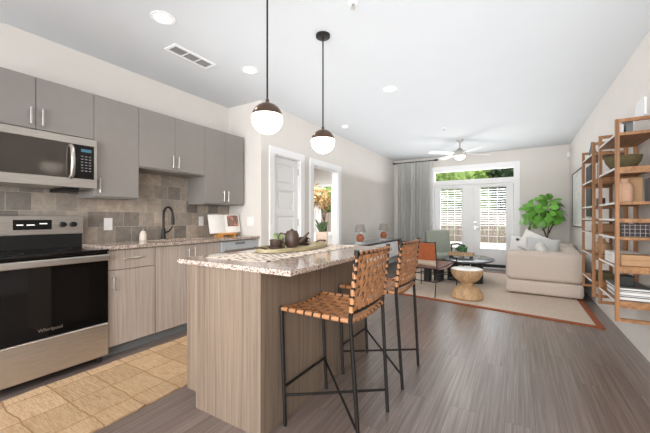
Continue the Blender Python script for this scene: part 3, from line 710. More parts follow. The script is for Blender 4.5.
tag(B().box(-1.865, 1.24, IT-.0295, -.955, 2.72, IT, .004, 2).build('island_countertop', M['granite']), 'glossy speckled pinkish granite slab on the kitchen island', 'countertop')
b = B(); ny = 60; z = IT+.0012
rows = []
for k in range(ny+1):
    y = 1.37+(2.68-1.37)*k/ny; sk = .04*(1-k/ny)
    rows.append([b.bm.verts.new((x+.004*math.sin(y*23), y+(x+1.55)*.1, z)) for x in (-1.72-sk*.2, -1.62, -1.5, -1.38, -1.27+sk*.2)])
for a, c in zip(rows, rows[1:]):
    for i in range(4): b.bm.faces.new((a[i], a[i+1], c[i+1], c[i]))
bmesh.ops.recalc_face_normals(b.bm, faces=b.bm.faces[:])
if b.bm.faces[:][0].normal.z < 0: bmesh.ops.reverse_faces(b.bm, faces=b.bm.faces[:])
up_ = bmesh.ops.extrude_face_region(b.bm, geom=b.bm.faces[:])
for v in [q for q in up_['geom'] if isinstance(q, bmesh.types.BMVert)]: v.co.z += .0025
tag(b.build('table_runner', M['runner'], None, True), 'cream woven table runner with dark flecks under the tray', 'table runner')
# tray
tx, ty, tz = -1.585, 2.12, IT+.0042
t = thing('serving_tray', (tx, ty, tz), 'oval pale olive wooden serving tray with dark handles', 'tray')
B().lathe([(0, 0), (.9, 0), (1.0, .006), (1.0, .03), (.965, .032), (.95, .014), (0, .012)], (tx, ty, tz), 48, .2, .42)
b = B(); pr = [(0, 0), (.9, 0), (1.0, .006), (1.0, .03), (.96, .032), (.94, .014), (0, .012)]; b.lathe(pr, (tx, ty, tz), 56, .19, .42); b.build('dish', M['traywood'], t, True)
for s in (-1, 1):
    B().path([(tx-.05, ty+s*.39, tz+.03), (tx-.03, ty+s*.44, tz+.045), (tx+.03, ty+s*.44, tz+.045), (tx+.05, ty+s*.39, tz+.03)], .006, 8).build('handle', M['clay'], t, True)
# teapot and cups
zt = tz+.0148
px, py = -1.61, 2.115
t = thing('teapot', (px, py, zt), 'dark brown clay teapot in the middle of the tray', 'teapot')
B().lathe([(0, 0), (.045, 0), (.056, .02), (.06, .06), (.056, .105), (.044, .128), (.042, .134), (.0, .138)], (px, py, zt), 28).build('pot_body', M['clay'], t, True)
B().lathe([(0, .006), (.03, .004), (.012, .008), (.012, .016), (0, .018)], (px, py, zt+.134), 16).build('lid', M['clay'], t, True)
B().path([(px+.045, py+.035, zt+.04), (px+.075, py+.06, zt+.065), (px+.095, py+.08, zt+.105), (px+.11, py+.092, zt+.12)], [.018, .013, .009, .008], 10).build('spout', M['clay'], t, True)
B().path([(px-.04, py-.03, zt+.105), (px-.075, py-.055, zt+.115), (px-.095, py-.07, zt+.085), (px-.085, py-.062, zt+.045), (px-.045, py-.035, zt+.03)], .007, 8).build('handle', M['clay'], t, True)
def cup(x, y, lb):
    q = 1.28
    t = thing('tea_cup', (x, y, zt+.014), lb, 'cup', 'dark clay tea cups')
    B().lathe([(a*q, c*q) for a, c in [(0, 0), (.03, 0), (.038, .012), (.04, .042), (.036, .042), (.033, .014), (0, .008)]], (x, y, zt+.0142), 24).build('bowl', M['clay'], t, True)
    B().path([(x+.047, y+.01, zt+.06), (x+.07, y+.015, zt+.055), (x+.07, y+.015, zt+.036), (x+.045, y+.01, zt+.03)], .005, 6).build('handle', M['clay'], t, True)
    tag(B().lathe([(0, 0), (.045, 0), (.07, .01), (.07, .014), (.05, .0055), (.045, .014), (0, .014)], (x, y, zt), 28).build('saucer', M['clay'], None, True), lb.replace('tea cup', 'saucer under the cup'), 'saucer', 'dark clay saucers')
cup(-1.655, 1.965, 'dark clay tea cup left of the teapot')
cup(-1.655, 2.33, 'dark clay tea cup right of the teapot, by the plant')
tag(B().box(-1.775, 2.075, zt, -1.685, 2.11, zt+.11, .002, 1, rot=Rz(.6)).build('tea_box', M['greenbox']), 'green printed box standing behind the left tea cup', 'box')
# aloe
px, py, pz = -1.64, 2.635, IT+.0042
t = thing('potted_aloe', (px, py, pz), 'small aloe in a square blush ceramic pot on the island', 'potted plant')
B().box(px-.058, py-.058, pz, px+.058, py+.058, pz+.12, .016, 3, rot=Rz(.5)).box(px-.042, py-.042, pz+.1195, px+.042, py+.042, pz+.122, rot=Rz(.5)).build('pot', M['pinkpot'], t, True)
b = B()
for k in range(15):
    a = k*2.4; L = random.uniform(.08, .14); tilt = .2+.5*(k/15)
    d = Vector((math.cos(a)*tilt, math.sin(a)*tilt, 1)).normalized(); p = Vector((px, py, pz+.121))+Vector((math.cos(a), math.sin(a), 0))*.015
    b.path([p, p+d*L*.4+Vector((0, 0, .002)), p+d*L*.8, p+d*L+Vector((math.cos(a), math.sin(a), .3))*.01], [.009, .011, .006, .001], 6)
b.build('leaves', M['aloe'], t, True)

# ------------------------------------------------------------------ woven stools
def weave(b, S, nu, nv, wu, wv, lift=.004, th=.0022, L=6):
    # straps along u at nv stations of v; straps along v at nu stations
    def ribbon(f, n, w, ph):
        pr = []
        for k in range(n*L+1):
            s = k/(n*L); off = lift*math.sin(PI*(s*n)+0)*(1 if ph else -1)
            c = []
            for q in (-w/2, w/2):
                P, N = f(s, q)
                c.append(P+N*(off+th/2)); c.append(P+N*(off-th/2))
            pr.append([b.bm.verts.new(x) for x in (c[0], c[2], c[3], c[1])])
        for a, c in zip(pr, pr[1:]):
            for i in range(4): b.bm.faces.new((a[i], a[(i+1) % 4], c[(i+1) % 4], c[i]))
        b.bm.faces.new(pr[0]); b.bm.faces.new(pr[-1][::-1])
    for j in range(nv):
        v0 = (j+.5)/nv; ribbon(lambda s, q, v0=v0: S(s, v0+q), nu, wv, j % 2)
    for i in range(nu):
        u0 = (i+.5)/nu; ribbon(lambda s, q, u0=u0: S(u0+q, s), nv, wu, (i+1) % 2)
def make_stool(label):
    t = thing('bar_stool', (0, 0, 0), label, 'bar stool', 'woven leather bar stools at the island')
    H = .66; w = .22; r = .0112
    def S(u, v):
        x = -w+2*w*u; y = -w+2*w*v
        z = H-.028*(1-(2*v-1)**2)*(1-.3*(2*u-1)**2) - .0
        return Vector((x, y, z)), Vector((0, 0, 1))
    def sag(v): return -.028*(1-(2*v-1)**2)*.7
    b = B(); weave(b, S, 8, 9, .076, .068)
    for k in range(8):   # strap turns around the side rails
        for s in (-1, 1):
            x = -w+2*w*(k+.5)/8; hw = .022
            for a in range(8):
                a0 = -PI/2+1.45*PI*a/8; a1 = -PI/2+1.45*PI*(a+1)/8
                b.quad(*[(x+dx, s*(w+math.cos(q)*.0125), H+math.sin(q)*.0125) for dx, q in ((-hw, a0), (hw, a0), (hw, a1), (-hw, a1))])
    for k in range(9):
        for s in (-1, 1):
            v = (k+.5)/9; y = -w+2*w*v; hw = .019; zz = H+sag(v)
            for a in range(8):
                a0 = -PI/2+1.45*PI*a/8; a1 = -PI/2+1.45*PI*(a+1)/8
                b.quad(*[(s*(w+math.cos(q)*.0125), y+dy, zz+math.sin(q)*.0125) for dy, q in ((-hw, a0), (hw, a0), (hw, a1), (-hw, a1))])
    b.build('woven_seat', M['leather'], t)
    xb0, xb1, zb0, zb1 = .226, .258, .70, 1.0; wb = .222
    def Sb(u, v):
        y = -wb+2*wb*u; bow = .018*(1-(2*u-1)**2)
        return Vector((xb0+(xb1-xb0)*v+bow, y, zb0+(zb1-zb0)*v)), Vector((-.99, 0, .13)).normalized()
    b = B(); weave(b, Sb, 9, 7, .06, .076)
    for k in range(7):
        for s in (-1, 1):
            v = (k+.5)/7; x = xb0+(xb1-xb0)*v; z = zb0+(zb1-zb0)*v; hw = .016
            for a in range(8):
                a0 = -PI/2+1.45*PI*a/8; a1 = -PI/2+1.45*PI*(a+1)/8
                b.quad(*[(x+math.sin(q)*.0125, s*(wb+math.cos(q)*.0125), z+dz) for dz, q in ((-hw, a0), (hw, a0), (hw, a1), (-hw, a1))])
    for k in range(9):
        u = (k+.5)/9; y = -wb+2*wb*u; bow = .018*(1-(2*u-1)**2); hw = .018
        for a in range(6):
            a0 = PI*a/6-.2; a1 = PI*(a+1)/6-.2
            b.quad(*[(xb1+bow+math.cos(q)*.0125, y+dy, zb1+math.sin(q)*.0125) for dy, q in ((-hw, a0), (hw, a0), (hw, a1), (-hw, a1))])
    b.build('woven_back', M['leather'], t)
    FL = {s: [(-.188, s*.227, 0), (-w, s*w, H)] for s in (-1, 1)}
    RL = {s: [(.262, s*.202, 0), (.222, s*w, H), (xb0, s*wb, zb0), (xb1+.002, s*wb, zb1+.02)] for s in (-1, 1)}
    for s in (-1, 1):
        B().path([FL[s][0], FL[s][1], (-w, s*w, H+.012)], r, 8).build('leg', M['blk_metal'], t, True)
        B().path(RL[s], [r, r, r, r*1.2], 8).build('leg', M['blk_metal'], t, True)
    b = B()
    for s in (-1, 1): b.path([(-w, s*w, H), (w, s*w, H)], r*.9, 8)
    for x in (-w, w): b.path([(x, -w+2*w*k/8, H+sag(k/8)) for k in range(9)], r*.9, 8)
    b.build('seat_frame', M['blk_metal'], t)
    for (x, z) in ((xb0, zb0), (xb1, zb1)): B().path([(x+.018*(1-(2*k/8-1)**2), -wb+2*wb*k/8, z) for k in range(9)], r*.8, 8).build('back_bar', M['blk_metal'], t)
    def at(leg, z):
        a, c = Vector(leg[0]), Vector(leg[1]); f = z/H; return a+(c-a)*f
    B().path([at(FL[-1], .215), at(FL[1], .215)], r*.75, 8).build('stretcher', M['blk_metal'], t)
    B().path([at(FL[-1], .17), at(RL[1], .13)], r*.7, 8).build('stretcher', M['blk_metal'], t)
    B().path([at(FL[1], .20), at(RL[-1], .10)], r*.7, 8).build('stretcher', M['blk_metal'], t)
    return t
st = make_stool('nearer bar stool with woven tan leather seat and back, at the island')
st.location = (-.942, 1.648, 0)
dup(st, (-.942, 2.345, 0), 0, 'further bar stool with woven tan leather seat, partly behind the nearer one')

# ------------------------------------------------------------------ rug
outer = [(.79, 4.40), (.775, 7.72), (-2.0, 7.72), (-2.25, 4.90)]
t = thing('area_rug', (-.7, 6.1, 0), 'large tan sisal area rug with a rust border in the living room', 'rug')
def inset(poly, d):
    c = [Vector(p) for p in poly]; out = []
    n = len(c)
    for i in range(n):
        p, a, e = c[i], c[i-1], c[(i+1) % n]
        d1 = (p-a).normalized(); d2 = (e-p).normalized(); n1 = Vector((-d1.y, d1.x)); n2 = Vector((-d2.y, d2.x))
        m = (n1+n2); m = m/m.length_squared*2 if m.length > 0 else m
        out.append((p+m*d*.5*1.0*(1 if True else 0)*1.0))
    return [(q.x, q.y) for q in out]
ins = inset(outer, .13)
b = B()
for i in range(4):
    j = (i+1) % 4; b.prism([outer[i], outer[j], ins[j], ins[i]], .001, .012)
b.build('border', M['terracotta_band'], t)
B().prism(ins, .001, .0115).build('field', M['sisal'], t)
RZ = .0125

# ------------------------------------------------------------------ console and lamps
t = thing('console_table', (-2.64, 6.35, 0), 'low white lacquer console with smoked glass top along the left wall', 'console table')
cx0, cx1, cy0, cy1 = -2.84, -2.42, 5.05, 7.65
B().box(cx0, cy0, .675, cx1, cy1, .687, .002, 1).build('glass_top', M['smoke'], t)
B().box(cx0+.02, cy0+.02, .64, cx1-.03, cy1-.02, .6745).build('shadow_gap', M['black'], t)
B().box(cx0, cy0, .30, cx1-.006, cy1, .639, .003, 1).build('body', M['white_lac'], t)
for k in range(3): 
    a = cy0+.01+k*(cy1-cy0-.02)/3; B().box(cx1-.0055, a+.003, .31, cx1, a+(cy1-cy0-.02)/3-.003, .63).build('drawer', M['white_lac'], t)
for yy in (cy0+.12, cy1-.12):
    for xx in (cx0+.05, cx1-.05): B().bar((xx, yy, 0), (xx, yy, .2995), .03).build('leg', M['chrome'], t)
def lamp(x, y, lb):
    z = .6872; t = thing('table_lamp', (x, y, z), lb, 'lamp', 'terracotta lamps on the console')
    B().box(x-.07, y-.07, z, x+.07, y+.07, z+.025, .003, 1).build('base', M['acrylic'], t)
    R = .078; B().lathe([(max(0, R*math.cos(math.radians(a))), R*math.sin(math.radians(a))) for a in range(-90, 91, 10)], (x, y, z+.025+R), 28).build('body', M['terra'], t, True)
    B().path([(x, y, z+.17), (x, y, z+.25)], .007).build('stem', M['nickel'], t)
    B().lathe([(.105, 0), (.075, .15), (.072, .15), (.102, 0)], (x, y, z+.215), 32).build('lamp_shade', M['shade'], t, True)
lamp(-2.62, 5.62, 'nearer table lamp with terracotta ball body and grey shade')
lamp(-2.62, 6.87, 'further table lamp with terracotta ball body, nearest the curtain')

# ------------------------------------------------------------------ curtain
b = B(); n = 150; xa, xb = -2.73, -1.86; z0, z1 = .03, 2.61
cols = []
for k in range(n+1):
    x = xa+(xb-xa)*k/n; ph = k/n*11*2*PI
    row = []
    for j in range(7):
        f = j/6; z = z0+(z1-z0)*f; amp = .05-.016*f
        row.append(b.bm.verts.new((x+.008*math.sin(ph*.37+f*2), 8.19+amp*math.sin(ph+.5*math.sin(ph*.3)+.35*(1-f))+.012*math.sin(ph*.5), z)))
    cols.append(row)
for a, c in zip(cols, cols[1:]):
    for j in range(6): b.bm.faces.new((a[j], c[j], c[j+1], a[j+1]))
bmesh.ops.solidify(b.bm, geom=b.bm.faces[:], thickness=.003)
tag(b.build('curtain', M['curtain'], None, True), 'long pleated pale grey curtain left of the french doors', 'curtain')
t = thing('curtain_rod', (-2.3, 8.19, 2.63), 'black curtain rod with short finials over the grey curtain', 'curtain rod')
B().path([(-2.80, 8.19, 2.625), (-1.76, 8.19, 2.625)], .011, 10).build('rod', M['black'], t)
for x in (-2.82, -1.74):
    B().path([(x-.03, 8.19, 2.625), (x+.03, 8.19, 2.625)], .022, 12).build('finial', M['black'], t, True)
b = B()
for x in (-2.76, -1.80): b.path([(x, 8.19, 2.625), (x, YB, 2.625)], .008, 8)
b.build('bracket', M['black'], t)

# ------------------------------------------------------------------ armchair (sage)
t = thing('armchair', (0, 0, 0), 'sage green upholstered armchair with dark wooden arms near the curtain', 'armchair')
b = B(); b.box(-.26, -.28, .27, .30, .28, .40, .05, 3); b.build('seat_cushion', M['sage'], t, True)
b = B(); b.box(-.07, -.27, 0, .07, .27, .56, .05, 3)
for v in b.bm.verts: v.co = Ry(-.28) @ v.co + Vector((-.24, 0, .34))
b.build('backrest', M['sage'], t, True)
b = B(); b.box(-.3, -.27, .23, .28, .27, .268); b.build('frame', M['darkwood'], t)
for s in (-1, 1):
    B().path([(.30, s*.31, 0), (.27, s*.31, .56)], [.016, .02], 8).build('leg', M['darkwood'], t, True)
    B().path([(-.36, s*.31, 0), (-.30, s*.31, .56)], [.016, .02], 8).build('leg', M['darkwood'], t, True)
    B().path([(-.33, s*.31, .56), (0, s*.315, .60), (.32, s*.31, .585)], [.018, .022, .022], 8).build('arm', M['darkwood'], t, True)
    B().path([(-.33, s*.31, .25), (.285, s*.31, .25)], .012, 8).build('rail', M['darkwood'], t)
t.location = (-1.40, 7.3, RZ+.003); t.rotation_euler.z = math.radians(-58)

# ------------------------------------------------------------------ sling chair (built facing +Y)
t = thing('sling_chair', (0, 0, 0), 'cognac leather sling chair on thin black metal frame, seen from behind', 'chair')
w = .31; r = .008
b = B(); b.box(-w+.01, -.008, 0, w-.01, .0, .26)
for v in b.bm.verts: v.co = Rx(.18) @ v.co + Vector((0, -.355, .535))
b.build('back_sling', M['cognac'], t)
n = 12; b = B(); rows = []
for k in range(n+1):
    f = k/n; y = -.33+.68*f; z = .40+.05*f-.045*math.sin(PI*f)
    rows.append([b.bm.verts.new((x, y, z)) for x in (-w+.01, w-.01)])
for a, c in zip(rows, rows[1:]): b.bm.faces.new((a[0], a[1], c[1], c[0]))
bmesh.ops.solidify(b.bm, geom=b.bm.faces[:], thickness=.006); b.build('seat_sling', M['seatlea'], t, True)
for s in (-1, 1):
    B().path([(s*w, -.42, 0), (s*w, -.355, .42), (s*w, -.41, .82)], r, 8).build('leg', M['blk_metal'], t, True)
    B().path([(s*w, .36, 0), (s*w, .36, .52)], r, 8).build('leg', M['blk_metal'], t, True)
b = B()
for s in (-1, 1):
    b.path([(s*w, -.37, .33), (s*w, .36, .33)], r*.8, 8); b.path([(s*w, -.385, .22), (s*w, .36, .22)], r*.8, 8); b.path([(s*w, -.355, .41), (s*w, .36, .46)], r*.8, 8)
for y, z in ((-.37, .33), (-.385, .22), (.36, .22), (.36, .455), (-.395, .8), (-.36, .41), (.36, .33)): b.path([(-w, y, z), (w, y, z)], r*.8, 8)
b.build('frame_bar', M['blk_metal'], t)
sl = t; t.location = (-1.24, 5.25, RZ+.003); t.rotation_euler.z = math.radians(-13)
b = B(); puff(b, (0, 0, 0), (.5, .13, .24))
o = b.build('lumbar_cushion', M['cream'], None, True); tag(o, 'cream lumbar cushion lying on the leather sling chair', 'cushion')
R = Rz(math.radians(-13)); p = R @ Vector((0, -.235, 0)); o.location = Vector((-1.24+p.x, 5.25+p.y, RZ+.435)); o.rotation_euler = (.1, 0, math.radians(-13))

# ------------------------------------------------------------------ coffee tables
def coffee(name, x, y, z, rx, ry, legs, lb):
    t = thing(name, (x, y, RZ), lb, 'coffee table')
    B().lathe([(0, 0), (.97, 0), (1, .01), (1, .03), (.98, .036), (0, .036)], (x, y, z-.036), 56, rx, ry).build('tabletop', M['stone'], t, True)
    for lx, ly, lr in legs: B().lathe([(0, 0), (lr, 0), (lr, z-.037-RZ), (0, z-.037-RZ)], (x+lx, y+ly, RZ), 24).build('leg', M['blackwood'], t, True)
coffee('coffee_table', -.80, 6.48, .43, .44, .60, [(.13, .33, .1), (.17, -.2, .1), (-.25, -.1, .1)], 'larger dark oval stone-topped coffee table with thick round legs')
coffee('coffee_table', -1.34, 6.15, .36, .27, .27, [(.07, .06, .09), (-.1, -.09, .07)], 'smaller lower round dark coffee table beside the sling chair')
t = thing('wooden_riser_tray', (-.95, 6.42, .43), 'pale wooden footed tray on the coffee table holding a plant', 'tray')
b = B().box(-1.13, 6.30, .48, -.70, 6.56, .495, .004, 1); b.box(-1.13, 6.30, .495, -1.11, 6.56, .53); b.box(-.72, 6.30, .495, -.70, 6.56, .53); b.box(-1.11, 6.30, .495, -.72, 6.315, .53); b.box(-1.11, 6.545, .495, -.72, 6.56, .53)
b.build('tray_deck', M['bleach'], t)
for x in (-1.09, -.74):
    for y in (6.33, 6.53): B().box(x-.015, y-.015, .4302, x+.015, y+.015, .48).build('foot', M['blackwood'], t)
t = thing('potted_plant', (-.90, 6.43, .4955), 'small leafy green plant in a low pot on the wooden tray', 'potted plant')
B().lathe([(0, 0), (.05, 0), (.06, .05), (.05, .05), (0, .04)], (-.90, 6.43, .4955), 20).build('pot', M['pinkpot'], t, True)
b = B()
for _ in range(120):
    d = Vector((random.gauss(0, 1), random.gauss(0, 1), abs(random.gauss(0, 1))*.9)).normalized(); p = Vector((-.90, 6.43, .56))+d*.125*random.uniform(.5, 1)
    a = d.cross(Vector((random.random(), random.random(), random.random()))).normalized(); e = (d+a*.5).normalized().cross(a)*.02; a = a*.022
    b.bm.faces.new([b.bm.verts.new(p+a*math.cos(q)+e*math.sin(q)) for q in [k*PI/4 for k in range(8)]])
b.build('leaves', M['greenleaf'], t)
# drum side table
t = thing('side_table', (-.64, 5.05, RZ), 'hourglass carved pale wood side table with a white top', 'side table')
prof = [(0, 0), (.205, 0), (.222, .02), (.215, .07), (.18, .135), (.12, .182), (.085, .198), (.08, .21), (.085, .222), (.125, .245), (.175, .29), (.21, .35), (.222, .405), (.222, .42), (0, .42)]
B().lathe(prof, (-.64, 5.05, RZ), 48).build('base', M['bleach'], t, True)
B().lathe([(0, 0), (.21, 0), (.212, .006), (.2, .012), (0, .012)], (-.64, 5.05, RZ+.42), 48).build('top', M['marble'], t, True)

# ------------------------------------------------------------------ sofa (built with near-left-bottom corner at origin, +X to the wall, +Y away)
t = thing('sofa', (0, 0, 0), 'plump beige fabric sofa against the right wall, seen from its end', 'sofa')
D, Ln = .97, 1.85
b = B(); b.box(0, .0, .216, D, .26, .655, .075, 5); b.build('armrest', M['sofa'], t, True)
b = B(); b.box(0, Ln-.26, .216, D, Ln, .69, .075, 5); b.build('armrest', M['sofa'], t, True)
b = B(); b.box(.0, .0, .012, D, Ln-.005, .215, .05, 4); b.build('base', M['sofa'], t, True)
b = B(); b.box(.74, .2, .24, D+.0, Ln-.2, .66, .07, 4); b.build('backrest', M['sofa'], t, True)
for k in range(2):
    a = .262+k*.665; B().box(.02, a, .25, .74, a+.66, .43, .05, 4).build('seat_cushion', M['sofa'], t, True)
for x in (.1, D-.12):
    for y in (.1, Ln-.1): B().lathe([(0, 0), (.03, 0), (.03, .014), (0, .014)], (x, y, 0), 12).build('leg', M['black'], t)
SO = Vector((-.172, 5.74, RZ)); t.location = SO; t.rotation_euler.z = math.radians(-3.4)
SR = Rz(math.radians(-3.4))
def pillow(x, y, z, size, rot, mat, lb):
    b = B(); puff(b, (0, 0, 0), size) 
    o = b.build('throw_pillow', M[mat], None, True); tag(o, lb, 'pillow', 'throw pillows on the sofa')
    o.location = SO+SR @ Vector((x, y, z-size[2]/2)); o.rotation_euler = rot
pillow(.12, 1.42, .63, (.40, .12, .36), (-.15, .1, -.2), 'pillow_p', 'white pillow with dark patches at the left end of the sofa')
pillow(.25, 1.27, .73, (.42, .12, .38), (-.2, .45, -.1), 'pillow_w', 'plain white pillow leaning behind the patterned one on the sofa')
pillow(.46, 1.0, .64, (.5, .13, .36), (-.3, .05, -.15), 'pillow_g', 'large pale grey pillow in the middle of the sofa')
pillow(.56, .52, .64, (.46, .14, .3), (-.5, 0, 1.45), 'pillow_w', 'white pillow nearest the wall by the wooden shelves')
# fig tree
fx, fy = .50, 7.98
t = thing('fiddle_leaf_fig', (fx, fy, 0), 'bright green fiddle leaf fig tree behind the sofa in the corner', 'potted tree')
B().lathe([(0, 0), (.13, 0), (.16, .28), (.145, .28), (.14, .25), (0, .25)], (fx, fy, 0), 28).build('pot', M['soap'], t, True)
stems = [[(fx, fy, .25), (fx+.02, fy-.02, .8), (fx+.06, fy-.04, 1.2), (fx+.08, fy-.03, 1.68)], [(fx+.015, fy-.015, .75), (fx-.1, fy-.1, 1.1), (fx-.25, fy-.15, 1.35)], [(fx+.03, fy-.02, .85), (fx+.15, fy-.08, 1.15), (fx+.22, fy-.1, 1.4)]]
b = B()
for s in stems: b.path(s, [.014]+[.011]*(len(s)-2)+[.006], 8)
b.build('trunk', M['trunk'], t, True)
b = B(); cen = Vector((fx-.03, fy-.16, 1.32))
for k in range(120):
    while True:
        d = Vector((random.uniform(-1, 1), random.uniform(-1, 1), random.uniform(-1, 1)))
        if d.length < 1: break
    d = d*(.55+.45*random.random())
    p = cen+Vector((d.x*.45-.03, d.y*.22, d.z*.38))
    if p.z > 1.45: p.x = fx+(p.x-fx)*.5+.03
    nn = (Vector((d.x, d.y-.35, d.z*.5+.45))+Vector((random.uniform(-.6, .6), random.uniform(-.5, .5), random.uniform(-.5, .5)))).normalized()
    out = (Vector((d.x, d.y, d.z-.25))+Vector((random.uniform(-.5, .5), random.uniform(-.5, .5), random.uniform(-.5, .5)))); out = (out-nn*out.dot(nn)).normalized()
    side = out.cross(nn).normalized()
    L = random.uniform(.13, .19); W = L*.37
    prof = [(0, .05), (.2, .45), (.45, .75), (.7, 1.0), (.88, .85), (1, .15)]
    rows = [[b.bm.verts.new(p+out*L*f+side*s*W*wd+nn*(-.12*L*f*f+abs(s)*.1*W)) for s in (-1, 0, 1)] for f, wd in prof]
    for a, c in zip(rows, rows[1:]):
        for i in (0, 1): b.bm.faces.new((a[i], a[i+1], c[i+1], c[i]))
for v in b.bm.verts:
    if v.co.y > YB-.02: v.co.y = YB-.02-random.random()*.02
    if v.co.x > XR-.02: v.co.x = XR-.02-random.random()*.02
b.build('leaves', M['figleaf'], t, True)

# ------------------------------------------------------------------ right wall objects
t = thing('framed_picture', (XR, 7.15, 1.02), 'large pale framed picture on the right wall above the sofa', 'picture')
b = B(); x0 = XR-.03
for a in [(6.6, 1.02, 6.615, 2.02), (7.705, 1.02, 7.72, 2.02), (6.615, 1.02, 7.705, 1.035), (6.615, 2.005, 7.705, 2.02)]: b.box(x0, a[0], a[1], XR, a[2], a[3])
b.build('frame', M['black'], t); B().box(XR-.02, 6.615, 1.035, XR-.005, 7.705, 2.005).build('canvas', M['art'], t)
t = thing('framed_picture', (XR, 6.03, 1.2), 'narrow dark charcoal picture on the right wall behind the shelves', 'picture')
B().box(XR-.03, 5.82, 1.2, XR, 6.24, 1.95, .003, 1).build('frame', M['black'], t); B().box(XR-.032, 5.85, 1.23, XR-.0301, 6.21, 1.92).build('canvas', M['darkbook'], t)
tag(B().box(XR-.012, 3.67, 2.05, XR, 3.92, 2.2).build('door_chime', M['white_lac']), 'white chime box on the right wall above the shelf top', 'chime box')
tag(B().box(XR-.05, 8.2, 2.44, XR-.0, 8.28, 2.54, .006, 1).build('motion_sensor', M['trim']), 'small white sensor in the top right corner of the room', 'sensor')
# shelving
def shelving(y0, y1, lb):
    t = thing('shelving_unit', (.78, (y0+y1)/2, .377), lb, 'shelving unit', 'open oak shelving units on the right wall')
    p = .025; xf, xb = .648, XR-.03
    z0, z1 = .377, 1.948
    for y in (y0, y1-p):
        b = B(); b.box(xf, y, z0, xf+p, y+p, z1); b.build('post', M['oak'], t)
        b = B(); b.box(xb, y, z0, xb+p, y+p, z1); b.build('post', M['oak'], t)
        for q in (z1-p, z0): B().box(xf+p, y, q, xb, y+p, q+p).build('end_rail', M['oak_y'], t)
    for zt_, th in ((1.842, .022), (1.575, .05), (1.305, .022), (1.175, .03), (1.032, .022), (.806, .05), (.535, .05)):
        s = B().box(xf+.004, y0+p, zt_-.016, xb+p-.004, y1-p, zt_).build('shelf', M['oak_y'], t)
        B().box(xf+p, y0, zt_-th, xb, y0+p, zt_).build('end_rail', M['oak_y'], s); B().box(xf+p, y1-p, zt_-th, xb, y1, zt_).build('end_rail', M['oak_y'], s)
        B().box(xf+.001, y0+p, zt_-.016, xf+.004, y1-p, zt_).build('edge_strip', M['white_lac'], s, label='white front edge strip')
shelving(3.285, 3.90, 'nearer open oak shelving unit with white shelf edges')
shelving(4.18, 4.80, 'further open oak shelving unit towards the sofa')
def single(b, name, mat, lb, cat, group=None, smooth=False): return tag(b.build(name, M[mat], None, smooth), lb, cat, group)
e = .0005
single(B().lathe([(0, 0), (.045, 0), (.08, .025), (.112, .075), (.124, .122), (.115, .122), (.1, .075), (.06, .035), (0, .025)], (.757, 3.60, 1.575+e), 36), 'carved_bowl', 'bowl', 'dark olive carved wooden bowl on an upper shelf', 'bowl', smooth=True)
single(B().lathe([(0, 0), (.045, 0), (.053, .02), (.053, .12), (.045, .15), (.028, .165), (.026, .19), (.032, .195), (.02, .195), (0, .1)], (.742, 3.47, 1.305+e), 32), 'vase', 'vasepink', 'peach matte ceramic vase on the shelf under the carved bowl', 'vase', smooth=True)
single(B().box(.772, 3.53, 1.305+e, .862, 3.56, 1.512), 'book', 'tanbook', 'tan book standing behind the peach vase', 'book')
single(B().box(.866, 3.36, 1.305+e, .905, 3.5, 1.49), 'book', 'greybook', 'pale blue-grey book at the wall end beside the tan book', 'book')
single(B().box(.70, 3.37, 1.032+e, .86, 3.40, 1.135), 'book', 'plaid', 'dark plaid-covered book standing in the nearer shelving unit', 'book')
def flatbook(x0, y0, z0, x1, y1, h, cov, lb, grp):
    t = thing('book', ((x0+x1)/2, (y0+y1)/2, z0), lb, 'book', grp)
    B().box(x0, y0, z0, x1, y1, z0+.003).box(x0, y0, z0+h-.003, x1, y1, z0+h).box(x1-.003, y0, z0+.003, x1, y1, z0+h-.003).build('cover', M[cov], t)
    B().box(x0+.004, y0+.004, z0+.0032, x1-.0032, y1-.004, z0+h-.0032).build('pages', M['paper_w'], t)
z = .806+e
for k, (h, c, q) in enumerate([(.045, 'tanbook', 'lower thick tan book lying on the middle shelf'), (.04, 'tanbook', 'upper tan book lying on the thick tan book')]):
    t = thing('book', (.78, 3.4, z), q, 'book', 'tan books lying on the middle shelf'); B().box(.69, 3.33, z, .87, 3.47, z+h, .003, 1).build('cover', M[c], t); z += h+e
z = .806+e
for k, (h, q) in enumerate([(.03, 'bottom'), (.028, 'second'), (.026, 'top')]):
    flatbook(.67, 3.50, z, .86, 3.78, h, 'paper_w', 'white book, '+q+' of the white stack behind the tan books', 'white books on the middle shelf'); z += h+e
z = .535+e
names = ['bottom', 'second', 'third', 'fourth', 'top']
for k, c in enumerate(['darkbook', 'greybook', 'paper_w', 'darkbook', 'greybook']):
    h = (.028, .012, .022, .013, .019)[k]; dx = random.uniform(0, .015)
    flatbook(.665+dx, 3.33+random.uniform(0, .02), z, .88-dx*.5, 3.72, h, c, names[k]+' magazine of the stack on the lowest shelf, '+{'paper_w': 'white', 'greybook': 'grey', 'darkbook': 'dark'}[c]+' cover', 'magazines on the lowest shelf'); z += h+e
single(B().box(.70, 3.42, z, .79, 3.5, z+.085, .004, 1), 'box', 'black', 'small black box on top of the magazine stack', 'box')
single(B().box(.70, 3.40, 1.842+e, .72, 3.52, 1.93), 'book', 'paper_w', 'white book standing on the topmost near shelf', 'book')
single(B().box(.74, 3.42, 1.842+e, .78, 3.56, 1.975), 'book', 'greybook', 'grey book standing on the topmost near shelf', 'book')
single(B().box(.73, 4.35, 1.305+e, .78, 4.5, 1.39), 'book', 'darkbook', 'small dark book in the further shelving unit', 'book')
b = B(); b.box(.69, 4.3, 1.032+e, .86, 4.52, 1.12, .012, 2); single(b, 'basket', 'tanbook', 'low tan woven basket in the further shelving unit', 'basket')
